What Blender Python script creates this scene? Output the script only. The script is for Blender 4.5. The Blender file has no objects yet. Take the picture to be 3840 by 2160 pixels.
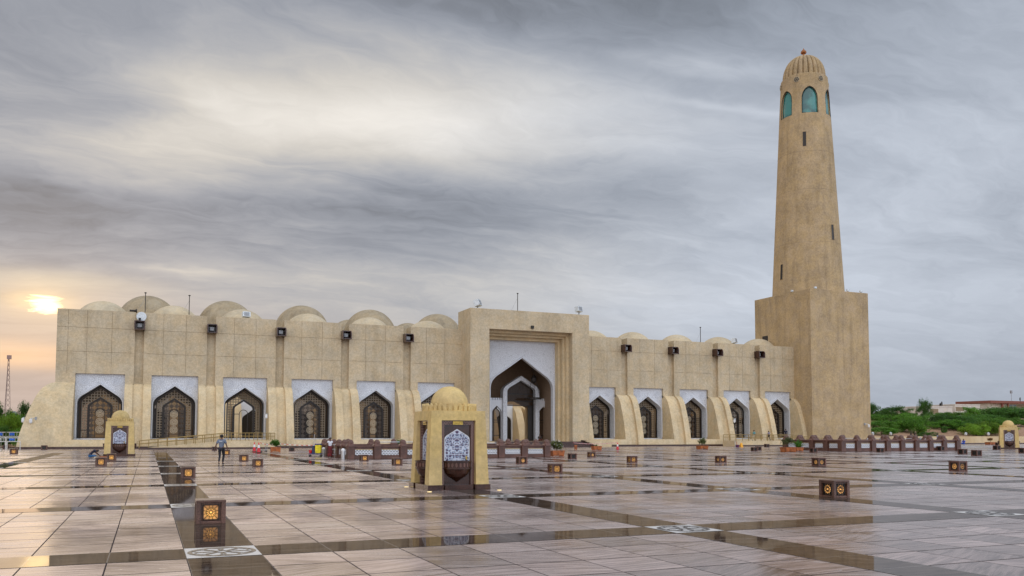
import bpy, bmesh, math, random
from math import sin, cos, tan, pi, radians, sqrt, atan2, hypot
from mathutils import Vector, Matrix, noise
random.seed(7)
C = bpy.context.scene.collection
# ---------------------------------------------------------------- camera (solved from the photograph's perspective)
F, PIT, ROL, YAW, SHY, H = 3191.73, .0588, .0019, .4033, 358.07, 1.8
def ray(u, v):
    a, b = u-1920, v-1080-SHY
    c, s = cos(ROL), sin(ROL); U = c*a+s*b; W = -s*a+c*b
    X = U/F; V = -W/F; Y = 1.
    c, s = cos(PIT), sin(PIT); Y2 = c*Y-s*V; z = s*Y+c*V
    c, s = cos(YAW), sin(YAW); return (c*X+s*Y2, -s*X+c*Y2, z)
def onY(u, v, Y):
    d = ray(u, v); t = Y/d[1]; return Vector((d[0]*t, Y, d[2]*t+H))
def gnd(u, v, Z=0.):
    d = ray(u, v); t = (Z-H)/d[2]; return Vector((d[0]*t, d[1]*t, Z))
def proj(x, y, z):
    z -= H
    c, s = cos(YAW), sin(YAW); X = c*x-s*y; Y = s*x+c*y
    c, s = cos(PIT), sin(PIT); d = c*Y+s*z; v = -s*Y+c*z
    u = X/d*F; w = -v/d*F
    c, s = cos(ROL), sin(ROL); return (1920+c*u-s*w, 1080+SHY+s*u+c*w, d)
def zat(x, y, v):
    lo, hi = -5, 120
    for _ in range(50):
        m = (lo+hi)/2
        if proj(x, y, m)[1] > v: lo = m
        else: hi = m
    return lo
cd = bpy.data.cameras.new('camera'); cam = bpy.data.objects.new('camera', cd); C.objects.link(cam)
fw = Vector((sin(YAW)*cos(PIT), cos(YAW)*cos(PIT), sin(PIT)))
rt = Vector((cos(YAW), -sin(YAW), 0)); up = rt.cross(fw)
r2 = rt*cos(ROL)+up*sin(ROL); u2 = up*cos(ROL)-rt*sin(ROL)
M = Matrix((r2, u2, -fw)).transposed().to_4x4(); M.translation = (0, 0, H); cam.matrix_world = M
cd.sensor_width = 36; cd.lens = 36*F/3840; cd.shift_y = SHY/3840; cd.clip_end = 5000; cd.clip_start = .1
bpy.context.scene.camera = cam
# ---------------------------------------------------------------- object helpers
def tag(o, label=None, cat=None, group=None, kind=None):
    if label: o['label'] = label
    if cat: o['category'] = cat
    if group: o['group'] = group
    if kind: o['kind'] = kind
    return o
def thing(name, label, cat, loc=(0, 0, 0), rz=0, group=None, parent=None):
    o = bpy.data.objects.new(name, None); C.objects.link(o); o.location = loc; o.rotation_euler.z = rz
    o.empty_display_size = .2
    if parent: o.parent = parent
    return tag(o, label, cat, group)
def copy_tree(o, parent=None):
    c = o.copy(); C.objects.link(c); c.parent = parent
    for ch in list(o.children): copy_tree(ch, c)
    return c
class MB:
    def __init__(s): s.v = []; s.f = []; s.T = Matrix()
    def add(s, vs, fs):
        n = len(s.v); s.v += [tuple(s.T @ Vector(p)) for p in vs]; s.f += [tuple(i+n for i in f) for f in fs]; return s
    def box(s, x0, x1, y0, y1, z0, z1):
        return s.add([(x0,y0,z0),(x1,y0,z0),(x1,y1,z0),(x0,y1,z0),(x0,y0,z1),(x1,y0,z1),(x1,y1,z1),(x0,y1,z1)],
                     [(0,3,2,1),(4,5,6,7),(0,1,5,4),(1,2,6,5),(2,3,7,6),(3,0,4,7)])
    def cyl(s, cx, cy, z0, z1, r0, r1=None, n=12):
        r1 = r0 if r1 is None else r1
        return s.lathe([(r0, z0), (r1, z1)], n, cx, cy)
    def lathe(s, prof, n=16, cx=0, cy=0):
        vs = []; fs = []
        for r, z in prof:
            r = max(r, 1e-4); vs += [(cx+r*cos(2*pi*k/n), cy+r*sin(2*pi*k/n), z) for k in range(n)]
        for i in range(len(prof)-1):
            for k in range(n):
                a = i*n+k; b = i*n+(k+1) % n; fs.append((a, b, b+n, a+n))
        fs.append(tuple(range(n))[::-1]); m = (len(prof)-1)*n; fs.append(tuple(range(m, m+n)))
        return s.add(vs, fs)
    def prism(s, poly, a0, a1, ax='y'):
        # poly (p,q); ax y: p=x q=z ; ax x: p=y q=z ; ax z: p=x q=y
        n = len(poly)
        def P(p, q, a): return (p, a, q) if ax == 'y' else ((a, p, q) if ax == 'x' else (p, q, a))
        vs = [P(p, q, a0) for p, q in poly]+[P(p, q, a1) for p, q in poly]
        fs = [tuple(range(n)), tuple(range(2*n-1, n-1, -1))]+[(i, i+n, (i+1) % n+n, (i+1) % n) for i in range(n)]
        return s.add(vs, fs)
    def strip(s, A, B, d0, d1, closed=False):
        """band between polylines A and B (x,z), from y=d0 to y=d1"""
        n = len(A); vs = [(x, d0, z) for x, z in A]+[(x, d0, z) for x, z in B]+[(x, d1, z) for x, z in A]+[(x, d1, z) for x, z in B]
        fs = []; m = n if closed else n-1
        for i in range(m):
            j = (i+1) % n
            fs += [(i, j, n+j, n+i), (2*n+i, 3*n+i, 3*n+j, 2*n+j), (i, 2*n+i, 2*n+j, j), (n+i, n+j, 3*n+j, 3*n+i)]
        if not closed: fs += [(0, n, 3*n, 2*n), (n-1, 3*n-1, 4*n-1, 2*n-1)]
        return s.add(vs, fs)
    def tube(s, pts, r, n=6, closed=False):
        pts = [Vector(p) for p in pts]; L = len(pts); vs = []; fs = []
        rr = r if isinstance(r, (list, tuple)) else [r]*L
        for i, p in enumerate(pts):
            a = pts[i-1] if (i or closed) else p; b = pts[(i+1) % L] if (i < L-1 or closed) else p
            t = (b-a).normalized(); w = Vector((0, 0, 1)) if abs(t.z) < .9 else Vector((1, 0, 0))
            e = t.cross(w).normalized(); g = t.cross(e)
            vs += [tuple(p+e*rr[i]*cos(2*pi*k/n)+g*rr[i]*sin(2*pi*k/n)) for k in range(n)]
        m = L if closed else L-1
        for i in range(m):
            j = (i+1) % L
            for k in range(n): fs.append((i*n+k, j*n+k, j*n+(k+1) % n, i*n+(k+1) % n))
        if not closed: fs += [tuple(range(n)), tuple(range((L-1)*n, L*n))[::-1]]
        return s.add(vs, fs)
    def ball(s, c, r, n=12, m=8):
        r = (r, r, r) if not isinstance(r, (tuple, list)) else r
        vs = []; fs = []
        for i in range(m+1):
            t = pi*i/m
            vs += [(c[0]+r[0]*max(sin(t), 1e-3)*cos(2*pi*k/n), c[1]+r[1]*max(sin(t), 1e-3)*sin(2*pi*k/n), c[2]+r[2]*cos(t)) for k in range(n)]
        for i in range(m):
            for k in range(n): fs.append((i*n+k, (i+1)*n+k, (i+1)*n+(k+1) % n, i*n+(k+1) % n))
        return s.add(vs, fs)
    def build(s, name, mat, parent=None, smooth=False, bevel=0, loc=None, fix=True):
        me = bpy.data.meshes.new(name); me.from_pydata(s.v, [], s.f)
        if fix:
            b = bmesh.new(); b.from_mesh(me); bmesh.ops.recalc_face_normals(b, faces=b.faces); b.to_mesh(me); b.free()
        me.materials.append(mat)
        if smooth:
            for p in me.polygons: p.use_smooth = True
            try: me.set_sharp_from_angle(angle=radians(38))
            except Exception: pass
        o = bpy.data.objects.new(name, me); C.objects.link(o)
        if parent: o.parent = parent
        if loc: o.location = loc
        if bevel:
            m = o.modifiers.new('bevel', 'BEVEL'); m.width = bevel; m.segments = 2; m.limit_method = 'ANGLE'; m.angle_limit = radians(50)
        return o
# ---------------------------------------------------------------- material helpers
class NT:
    def __init__(s, tree): s.t = tree; s.n = tree.nodes; s.l = tree.links
    def new(s, ty, **kw):
        n = s.n.new(ty)
        for k, v in kw.items():
            if hasattr(n, k) and not k.startswith('i_'): setattr(n, k, v)
        return n
    def put(s, sock, v):
        if isinstance(v, bpy.types.NodeSocket): s.l.new(v, sock)
        elif v is not None:
            if sock.type == 'RGBA' and not hasattr(v, '__len__'): v = (v, v, v, 1)
            elif sock.type == 'RGBA' and len(v) == 3: v = (*v, 1)
            sock.default_value = v
    def math(s, op, a, b=None, c=None, clamp=False):
        n = s.new('ShaderNodeMath', operation=op); n.use_clamp = clamp
        for i, q in enumerate((a, b, c)):
            if q is not None: s.put(n.inputs[i], q)
        return n.outputs[0]
    def vmath(s, op, a, b=None):
        n = s.new('ShaderNodeVectorMath', operation=op)
        s.put(n.inputs[0], a)
        if b is not None: s.put(n.inputs[1], b)
        return n.outputs['Value'] if op in ('DOT_PRODUCT', 'LENGTH', 'DISTANCE') else n.outputs[0]
    def mix(s, f, a, b, blend='MIX'):
        n = s.new('ShaderNodeMix', data_type='RGBA', blend_type=blend)
        s.put(n.inputs[0], f); s.put(n.inputs[6], a); s.put(n.inputs[7], b); return n.outputs[2]
    def noise(s, vec, scale, detail=4, rough=.5, dist=0):
        n = s.new('ShaderNodeTexNoise'); s.put(n.inputs['Vector'], vec); n.inputs['Scale'].default_value = scale
        n.inputs['Detail'].default_value = detail; n.inputs['Roughness'].default_value = rough; n.inputs['Distortion'].default_value = dist
        return n.outputs[0]
    def ramp(s, f, stops):
        n = s.new('ShaderNodeMapRange'); n.interpolation_type = 'SMOOTHSTEP'
        s.put(n.inputs[0], f); n.inputs[1].default_value, n.inputs[2].default_value = stops[0], stops[1]
        n.inputs[3].default_value, n.inputs[4].default_value = stops[2], stops[3]; return n.outputs[0]
    def scale(s, vec, sc, loc=(0, 0, 0), rot=(0, 0, 0)):
        n = s.new('ShaderNodeMapping'); s.put(n.inputs[0], vec); n.inputs['Scale'].default_value = sc
        n.inputs['Location'].default_value = loc; n.inputs['Rotation'].default_value = rot; return n.outputs[0]
    def sep(s, v):
        n = s.new('ShaderNodeSeparateXYZ'); s.put(n.inputs[0], v); return n.outputs
    def comb(s, x, y, z):
        n = s.new('ShaderNodeCombineXYZ')
        for i, q in enumerate((x, y, z)): s.put(n.inputs[i], q)
        return n.outputs[0]
def mat(name):
    m = bpy.data.materials.new(name); m.use_nodes = True; t = NT(m.node_tree); t.n.clear()
    out = t.new('ShaderNodeOutputMaterial'); p = t.new('ShaderNodeBsdfPrincipled'); t.l.new(p.outputs[0], out.inputs[0])
    t.p = p; t.out = out
    g = t.new('ShaderNodeTexCoord'); t.obj = g.outputs['Object']
    t.pos = t.new('ShaderNodeNewGeometry').outputs['Position']
    return m, t
def bump(t, h, strength=.3, dist=.02):
    b = t.new('ShaderNodeBump'); b.inputs['Strength'].default_value = strength; b.inputs['Distance'].default_value = dist
    t.put(b.inputs['Height'], h); t.l.new(b.outputs[0], t.p.inputs['Normal'])
def plain(name, col, rough=.6, metal=0, var=.15, nscale=6, emis=None, es=0, spec=None):
    m, t = mat(name)
    n = t.noise(t.obj, nscale, 5)
    dk = tuple(c*(1-var) for c in col); lt = tuple(min(1, c*(1+var)) for c in col)
    t.put(t.p.inputs['Base Color'], t.mix(t.ramp(n, (.3, .7, 0, 1)), dk, lt))
    t.p.inputs['Roughness'].default_value = rough; t.p.inputs['Metallic'].default_value = metal
    if spec is not None: t.p.inputs['Specular IOR Level'].default_value = spec
    if emis: t.put(t.p.inputs['Emission Color'], emis); t.p.inputs['Emission Strength'].default_value = es
    return m
def stucco(name, col, blotch=.16, grain=.14, stain=.12, warm=None):
    m, t = mat(name)
    a = t.noise(t.pos, .35, 6, .62); b = t.noise(t.pos, 7, 6, .85); b2 = t.noise(t.pos, 3.1, 4, .7)
    s = t.noise(t.scale(t.pos, (1.1, 1.1, .10)), 1.0, 4, .6)
    k = t.math('ADD', t.ramp(a, (.3, .7, 1-blotch, 1+blotch)), t.ramp(b, (.25, .75, -grain, grain)))
    k = t.math('ADD', k, t.ramp(b2, (.3, .7, -grain*.5, grain*.5)))
    k = t.math('MULTIPLY', k, t.ramp(s, (.46, .72, 1, 1-stain)))
    base = t.mix(t.ramp(t.noise(t.pos, .8, 4, .6), (.35, .65, 0, 1)), col, warm or tuple(c*w for c, w in zip(col, (1.03, .98, .90))))
    t.put(t.p.inputs['Base Color'], t.mix(1., base, t.comb(k, k, k), 'MULTIPLY'))
    t.p.inputs['Roughness'].default_value = .9; t.p.inputs['Specular IOR Level'].default_value = .2
    bump(t, b, .35, .03)
    return m
Mt = {}
Mt['wall'] = stucco('wall_render', (.515, .43, .30), .10, .19)
Mt['batter'] = stucco('buttress_render', (.595, .485, .315), .11, .17)
Mt['tower'] = stucco('minaret_render', (.435, .325, .20), .13, .24, .2, warm=(.455, .33, .18))
Mt['dome'] = stucco('dome_render', (.53, .45, .32), .10, .14)
Mt['domebig'] = stucco('shaded_dome_render', (.36, .30, .21), .16, .18, .2)  # rear domes: darker, blotchier copy, lighting and distance put into the colour
Mt['kiosk'] = stucco('kiosk_render', (.57, .43, .21), .12, .17, .14, warm=(.63, .46, .19))
Mt['lowwall'] = stucco('boundary_render', (.60, .47, .29), .10, .08)
Mt['court'] = stucco('court_render', (.58, .46, .29), .08, .08)
# white carved stone
m, t = mat('white_carved_stone')
v = t.new('ShaderNodeTexVoronoi', feature='DISTANCE_TO_EDGE'); t.put(v.inputs['Vector'], t.pos); v.inputs['Scale'].default_value = 5.0
w = t.ramp(v.outputs[0], (.03, .12, .68, 1.0))
t.put(t.p.inputs['Base Color'], t.mix(1., (.66, .68, .72), t.comb(w, w, w), 'MULTIPLY')); t.p.inputs['Roughness'].default_value = .7
bump(t, v.outputs[0], .7, .06); Mt['white'] = m
Mt['whiteplain'] = plain('white_stone', (.66, .68, .72), .6, var=.05)
# dark red-brown granite
def granite(name, c0, c1, rough, sc=60):
    m, t = mat(name)
    a = t.noise(t.obj, sc, 3, .8); b = t.noise(t.obj, 2.2, 4)
    k = t.ramp(b, (.3, .7, .7, 1.3))
    t.put(t.p.inputs['Base Color'], t.mix(1., t.mix(t.ramp(a, (.4, .6, 0, 1)), c0, c1), t.comb(k, k, k), 'MULTIPLY'))
    t.p.inputs['Roughness'].default_value = rough; return m
Mt['granite'] = granite('brown_granite', (.045, .02, .014), (.17, .085, .06), .35)
Mt['pinkgranite'] = granite('pink_granite', (.065, .026, .018), (.165, .075, .052), .4)
Mt['plinth'] = granite('plinth_granite', (.03, .015, .012), (.09, .045, .035), .3)
Mt['darkgranite'] = granite('polished_granite', (.02, .008, .005), (.075, .028, .018), .12)
Mt['frame'] = plain('dark_bronze', (.022, .017, .014), .4, .3)
Mt['brass'] = plain('brass_rail', (.27, .18, .055), .5, .15)
Mt['steel'] = plain('steel', (.55, .55, .55), .35, .8)
Mt['galv'] = plain('white_steel', (.62, .60, .55), .5, .1)
Mt['black'] = plain('black_plastic', (.012, .012, .014), .5)
Mt['grey'] = plain('grey_metal', (.30, .31, .32), .5, .3)
Mt['lamphead'] = plain('lamp_housing', (.62, .66, .68), .4, .2)
Mt['trunk'] = plain('bark', (.085, .06, .04), .95, var=.35)
Mt['wood'] = plain('varnished_wood', (.33, .095, .022), .45, var=.35, nscale=4)
Mt['soil'] = plain('soil', (.04, .025, .015), 1)
Mt['screen'] = plain('lattice_cream', (.58, .50, .37), .6)
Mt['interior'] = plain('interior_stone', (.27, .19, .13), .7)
# glazing: tinted, see-through
m, t = mat('bronze_glass')
tr = t.new('ShaderNodeBsdfTransparent'); t.put(tr.inputs[0], (.55, .45, .36)); gl = t.new('ShaderNodeBsdfGlossy'); gl.inputs['Roughness'].default_value = .02
df = t.new('ShaderNodeBsdfDiffuse'); t.put(df.inputs[0], (.06, .042, .03))
lw = t.new('ShaderNodeLayerWeight'); lw.inputs[0].default_value = .25
a = t.new('ShaderNodeMixShader'); t.put(a.inputs[0], .45); t.l.new(tr.outputs[0], a.inputs[1]); t.l.new(df.outputs[0], a.inputs[2])
b = t.new('ShaderNodeMixShader'); t.put(b.inputs[0], t.math('MULTIPLY', lw.outputs['Fresnel'], .6)); t.l.new(a.outputs[0], b.inputs[1]); t.l.new(gl.outputs[0], b.inputs[2])
t.l.new(b.outputs[0], t.out.inputs[0]); Mt['glass'] = m
# lattice sheets with real holes in the pattern
def lattice(name, col, sc, lo, kind='grid'):
    m, t = mat(name); p = t.sep(t.obj)
    if kind == 'grid':
        fx = t.math('PINGPONG', t.math('MULTIPLY', p[0], sc), .5); fz = t.math('PINGPONG', t.math('MULTIPLY', p[2], sc), .5)
        f = t.math('LESS_THAN', t.math('MINIMUM', fx, fz), lo)
    else:
        fx = t.math('SUBTRACT', t.math('FRACT', t.math('MULTIPLY', p[0], sc)), .5); fz = t.math('SUBTRACT', t.math('FRACT', t.math('MULTIPLY', p[2], sc)), .5)
        d = t.math('SQRT', t.math('ADD', t.math('MULTIPLY', fx, fx), t.math('MULTIPLY', fz, fz)))
        f = t.math('GREATER_THAN', t.math('ABSOLUTE', t.math('SUBTRACT', d, .27)), lo)
        f = t.math('SUBTRACT', 1, f)
        g = t.math('LESS_THAN', t.math('MINIMUM', t.math('ABSOLUTE', fx), t.math('ABSOLUTE', fz)), .07); f = t.math('MAXIMUM', f, g)
    t.put(t.p.inputs['Base Color'], col); t.p.inputs['Roughness'].default_value = .5
    t.put(t.p.inputs['Alpha'], f); return m
Mt['mesh'] = lattice('fine_lattice', (.24, .185, .12), 3.2, .17)
Mt['rings'] = lattice('ring_lattice', (.07, .05, .035), 1.7, .09, 'ring')
# foliage
def foliage(name, c0, c1):
    m, t = mat(name)
    gi = t.new('ShaderNodeNewGeometry'); oi = t.new('ShaderNodeObjectInfo')
    k = t.mix(gi.outputs['Random Per Island'], c0, c1)
    n = t.noise(t.pos, .9, 3)
    k = t.mix(t.ramp(n, (.35, .65, 0, .55)), k, tuple(x*.55 for x in c0))
    hv = t.new('ShaderNodeHueSaturation'); t.put(hv.inputs['Color'], k); t.put(hv.inputs['Value'], t.math('ADD', .6, t.math('MULTIPLY', oi.outputs['Random'], .8)))
    t.put(t.p.inputs['Base Color'], hv.outputs[0]); t.p.inputs['Roughness'].default_value = .6; t.p.inputs['Specular IOR Level'].default_value = .25
    tl = t.new('ShaderNodeBsdfTranslucent'); t.put(tl.inputs[0], tuple(min(1, x*1.6) for x in c1)); mx = t.new('ShaderNodeMixShader'); t.put(mx.inputs[0], .3)
    t.l.new(t.p.outputs[0], mx.inputs[1]); t.l.new(tl.outputs[0], mx.inputs[2]); t.l.new(mx.outputs[0], t.out.inputs[0])
    return m
Mt['leaf'] = foliage('leaf_green', (.034, .10, .012), (.13, .29, .03))
Mt['leafdark'] = foliage('leaf_dark', (.022, .068, .012), (.08, .19, .026))
Mt['leaflime'] = foliage('leaf_lime', (.085, .18, .012), (.20, .34, .03))
Mt['leafgrey'] = foliage('leaf_olive', (.055, .085, .025), (.16, .17, .06))
Mt['leafrust'] = foliage('leaf_rust', (.12, .06, .02), (.30, .17, .05))
# ---------------------------------------------------------------- world: veiled evening sky
W = bpy.data.worlds.new('World'); bpy.context.scene.world = W; W.use_nodes = True
t = NT(W.node_tree); t.n.clear(); out = t.new('ShaderNodeOutputWorld'); bg = t.new('ShaderNodeBackground'); t.l.new(bg.outputs[0], out.inputs[0])
sd = Vector(ray(158, 1128)).normalized(); SUN_EL = math.asin(sd.z); SUN_AZ = atan2(sd.x, sd.y)
sky = t.new('ShaderNodeTexSky', sky_type='NISHITA'); sky.sun_disc = False; sky.sun_elevation = SUN_EL; sky.sun_rotation = SUN_AZ
sky.air_density = 1.5; sky.dust_density = 3
g = t.new('ShaderNodeTexCoord').outputs['Generated']; d = t.vmath('NORMALIZE', g); D = t.sep(d)
az = t.math('ARCTAN2', D[0], D[1]); el = t.math('ARCSINE', D[2])
def azel(u, v):
    q = Vector(ray(u, v)).normalized(); return atan2(q.x, q.y), math.asin(q.z)
# cloud layer coordinates: the direction met on a flat layer overhead
zz = t.math('MAXIMUM', D[2], 0.0); den = t.math('ADD', zz, .16)
cx = t.math('DIVIDE', D[0], den); cy = t.math('DIVIDE', D[1], den); cl = t.comb(cx, cy, 0)
wv = t.noise(t.scale(cl, (.8, 1.1, 1)), 1.0, 5, .6); wv2 = t.noise(t.scale(cl, (.8, 1.1, 1), (3.1, 7.7, 0)), 1.0, 5, .6)
warp = t.comb(t.math('MULTIPLY', t.math('SUBTRACT', wv, .5), 1.0), t.math('MULTIPLY', t.math('SUBTRACT', wv2, .5), 1.0), 0)
cw = t.vmath('ADD', cl, warp)
fade = t.ramp(el, (.0, .24, .35, 1))
n1 = t.noise(t.scale(cw, (.55, 1.0, 1), (1.3, .4, 0), (0, 0, .35)), 1.0, 9, .62, .2)
n2 = t.noise(t.scale(cw, (1.2, 3.2, 1), (5.2, 2.4, 0), (0, 0, .25)), 1.6, 8, .62, .3)
dw = t.math('SUBTRACT', wv, .5); dv = t.math('SUBTRACT', wv2, .5)
azw = t.math('ADD', az, t.math('MULTIPLY', dw, .32)); elw = t.math('ADD', el, t.math('MULTIPLY', dv, .13))
azs = t.math('ADD', az, t.math('MULTIPLY', dw, .10)); els = t.math('ADD', el, t.math('MULTIPLY', dv, .035))
def lobe(u, v, su, sv, rot=0, fine=False):
    a0, e0 = azel(u, v); x = t.math('SUBTRACT', azs if fine else azw, a0); y = t.math('SUBTRACT', els if fine else elw, e0)
    c, s = cos(rot), sin(rot)
    X = t.math('DIVIDE', t.math('ADD', t.math('MULTIPLY', x, c), t.math('MULTIPLY', y, s)), su/F)
    Y = t.math('DIVIDE', t.math('SUBTRACT', t.math('MULTIPLY', y, c), t.math('MULTIPLY', x, s)), sv/F)
    r = t.math('ADD', t.math('MULTIPLY', X, X), t.math('MULTIPLY', Y, Y))
    return t.math('EXPONENT', t.math('MULTIPLY', r, -1))
# brightness of the veil: lighter breaks and darker banks
val = t.math('ADD', .45, t.math('MULTIPLY', t.math('SUBTRACT', n1, .5), t.math('MULTIPLY', fade, .44)))
val = t.math('ADD', val, t.math('MULTIPLY', t.math('SUBTRACT', n2, .5), t.math('MULTIPLY', fade, .32)))
n3 = t.noise(t.scale(cw, (3.0, 8.0, 1), (2.2, 9.4, 0), (0, 0, .3)), 2.2, 7, .7, .2); val = t.math('ADD', val, t.math('MULTIPLY', t.math('SUBTRACT', n3, .5), t.math('MULTIPLY', fade, .10)))
for u, v, su, sv, rot, k in [(1450, 480, 620, 150, -.05, .33), (700, 560, 400, 140, .1, .24), (1750, 300, 600, 120, -.2, .10), (2300, 420, 700, 130, -.25, .10),
                             (500, 800, 900, 130, 0, -.15), (1700, 760, 700, 120, 0, -.12), (0, 830, 350, 250, 0, -.12), (2500, 650, 500, 120, 0, -.05),
                             (2300, 0, 1700, 170, 0, -.15), (200, 60, 500, 120, 0, -.06), (3500, 520, 500, 200, 0, .07), (3300, 950, 900, 250, 0, .09), (2300, 1200, 900, 200, 0, .08), (1500, 1020, 1100, 130, 0, .07),
                             (250, 330, 500, 120, -.35, -.07), (700, 995, 170, 20, 0, .14), (3600, 1250, 900, 260, 0, .05), (2600, 235, 330, 26, -.18, .10), (2650, 400, 260, 20, -.2, .10)]:
    val = t.math('ADD', val, t.math('MULTIPLY', lobe(u, v, su, sv, rot), k))
val = t.math('MAXIMUM', t.math('MINIMUM', val, .88), .2)
# hue: blue-grey where dark and to the right, cream where bright, pinkish low down
blue = t.mix(t.ramp(val, (.28, .66, 0, 1)), (.90, .97, 1.13), (1.05, 1.0, .93))
right = t.ramp(azw, (.15, .75, 0, 1)); blue = t.mix(t.math('MULTIPLY', right, .8), blue, (.88, .99, 1.18))
low = t.ramp(el, (.02, .17, 1, 0)); leftness = t.ramp(azw, (-.15, .62, 1, 0))
blue = t.mix(t.math('MULTIPLY', t.math('MULTIPLY', low, leftness), .95), blue, (1.13, .97, .90))
col = t.mix(1., blue, t.comb(val, val, val), 'MULTIPLY')
# sunset glow round the veiled sun
def addcol(col, f, c): return t.mix(1., col, t.mix(1., t.comb(f, f, f), c, 'MULTIPLY'), 'ADD')
col = addcol(col, lobe(170, 1180, 380, 130, 0, True), (.24, .13, .02))
col = addcol(col, lobe(40, 1325, 330, 46, 0, True), (.36, .16, .0))
col = addcol(col, lobe(230, 1055, 260, 35, 0, True), (.16, .12, .04))
col = addcol(col, lobe(172, 1135, 120, 46, 0, True), (.42, .27, .06))
a0, e0 = azel(172, 1140); X = t.math('DIVIDE', t.math('ADD', t.math('SUBTRACT', az, a0), t.math('MULTIPLY', t.math('SUBTRACT', n3, .5), .035)), 34/F); Y = t.math('DIVIDE', t.math('ADD', t.math('SUBTRACT', el, e0), t.math('MULTIPLY', t.math('SUBTRACT', n2, .5), .03)), 16/F)
f = t.ramp(t.math('ADD', t.math('MULTIPLY', X, X), t.math('MULTIPLY', Y, Y)), (2.6, .0, 0, 1)); f = t.math('MULTIPLY', f, t.ramp(n3, (.25, .6, .35, 1)))
col = addcol(col, f, (2.6, 1.9, .75))
# sky boosted behind and above the viewer, an added fill for the facade
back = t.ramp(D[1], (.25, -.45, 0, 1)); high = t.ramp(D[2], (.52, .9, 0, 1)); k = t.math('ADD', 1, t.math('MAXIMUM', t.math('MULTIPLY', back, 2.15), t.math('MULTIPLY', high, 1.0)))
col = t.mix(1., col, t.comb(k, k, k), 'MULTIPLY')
below = t.ramp(D[2], (-.02, 0, 0, 1)); col = t.mix(below, (.28, .25, .22), col)
col = t.mix(1., col, (10, 10, 10), 'MULTIPLY')
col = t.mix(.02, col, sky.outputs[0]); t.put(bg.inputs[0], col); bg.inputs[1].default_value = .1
W.cycles.sampling_method = 'MANUAL'; W.cycles.sample_map_resolution = 2048
sl = bpy.data.lights.new('sun', 'SUN'); sl.energy = .5; sl.angle = radians(45); sl.color = (1, .80, .55)
so = bpy.data.objects.new('sun', sl); C.objects.link(so); so.rotation_euler = (-sd).to_track_quat('-Z', 'Y').to_euler()
sc = bpy.context.scene; sc.view_settings.view_transform = 'Standard'; sc.view_settings.look = 'None'; sc.view_settings.exposure = 0; sc.view_settings.gamma = 1
sc.render.engine = 'CYCLES'; sc.cycles.use_denoising = True; sc.cycles.max_bounces = 8; sc.cycles.transparent_max_bounces = 16; sc.cycles.sample_clamp_indirect = 8
# ================================================================ SETTING: ground, plaza
mg, t = mat('sandy_ground'); n = t.noise(t.pos, .15, 6, .6)
t.put(t.p.inputs['Base Color'], t.mix(n, (.24, .15, .09), (.34, .24, .15))); t.p.inputs['Roughness'].default_value = .95
MB().add([(-1500,-200,-.06),(2500,-200,-.06),(2500,3500,-.06),(-1500,3500,-.06)], [(0,1,2,3)]).build('ground', mg)['kind'] = 'structure'
GX, GY, GS, GT = 1.0751, 13.696, 8.306, 9.006       # paving grid: origin, steps along and into the plaza
MX, MY = GS/8, GT/8
mp, t = mat('wet_stone_paving')
P = t.sep(t.pos)
fx = t.math('DIVIDE', t.math('SUBTRACT', P[0], GX-MX/2), MX); fy = t.math('DIVIDE', t.math('SUBTRACT', P[1], GY-MY/2), MY)
ix = t.math('FLOOR', fx); iy = t.math('FLOOR', fy)
# slabs: two modules wide in alternate courses
ix2 = t.math('FLOOR', t.math('DIVIDE', t.math('ADD', ix, t.math('MODULO', iy, 2)), 2))
wn = t.new('ShaderNodeTexWhiteNoise', noise_dimensions='3D'); t.put(wn.inputs[0], t.comb(ix, iy, 0)); wc = wn.outputs['Color']; r1 = t.sep(wc)
ang = t.math('MULTIPLY', t.math('SUBTRACT', r1[0], .5), 1.1); ca = t.math('COSINE', ang); sa = t.math('SINE', ang)
gx = t.math('ADD', t.math('MULTIPLY', P[0], ca), t.math('MULTIPLY', P[1], sa)); gy = t.math('SUBTRACT', t.math('MULTIPLY', P[1], ca), t.math('MULTIPLY', P[0], sa))
gv = t.comb(t.math('ADD', t.math('MULTIPLY', gx, .9), t.math('MULTIPLY', r1[1], 40)), t.math('MULTIPLY', gy, 11), t.math('MULTIPLY', r1[2], 30))
vein = t.noise(gv, 1.0, 6, .68, .35)
spots = t.noise(t.pos, .33, 6, .65); scuff = t.noise(t.scale(t.pos, (.8, 2.5, 1)), 1.6, 6, .75, .6)
base = t.mix(t.ramp(vein, (.34, .66, 0, 1)), (.135, .098, .092), (.38, .292, .27))
sl_ = t.math('ADD', .62, t.math('MULTIPLY', r1[1], .65)); base = t.mix(1., base, t.comb(sl_, sl_, sl_), 'MULTIPLY')
base = t.mix(t.ramp(scuff, (.60, .76, 0, .5)), base, (.50, .47, .46))
jx = t.math('PINGPONG', fx, .5); jy = t.math('PINGPONG', fy, .5)
jx = t.math('LESS_THAN', jx, .010); jy = t.math('LESS_THAN', jy, .016); j = t.math('MAXIMUM', jx, jy)
base = t.mix(t.math('MULTIPLY', j, .85), base, (.035, .03, .03))
t.put(t.p.inputs['Base Color'], base)
rg = t.math('ADD', t.ramp(spots, (.35, .65, .24, .40)), t.math('MULTIPLY', t.math('SUBTRACT', vein, .5), .25))
rg = t.math('ADD', rg, t.ramp(scuff, (.55, .8, 0, .25))); rg = t.math('ADD', rg, t.math('MULTIPLY', j, .3))
t.put(t.p.inputs['Roughness'], t.math('MAXIMUM', rg, .18)); t.p.inputs['IOR'].default_value = 1.45
bump(t, t.math('ADD', t.math('MULTIPLY', vein, .15), t.math('MULTIPLY', t.noise(t.pos, 1.3, 2), .5)), .05, .02)
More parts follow.
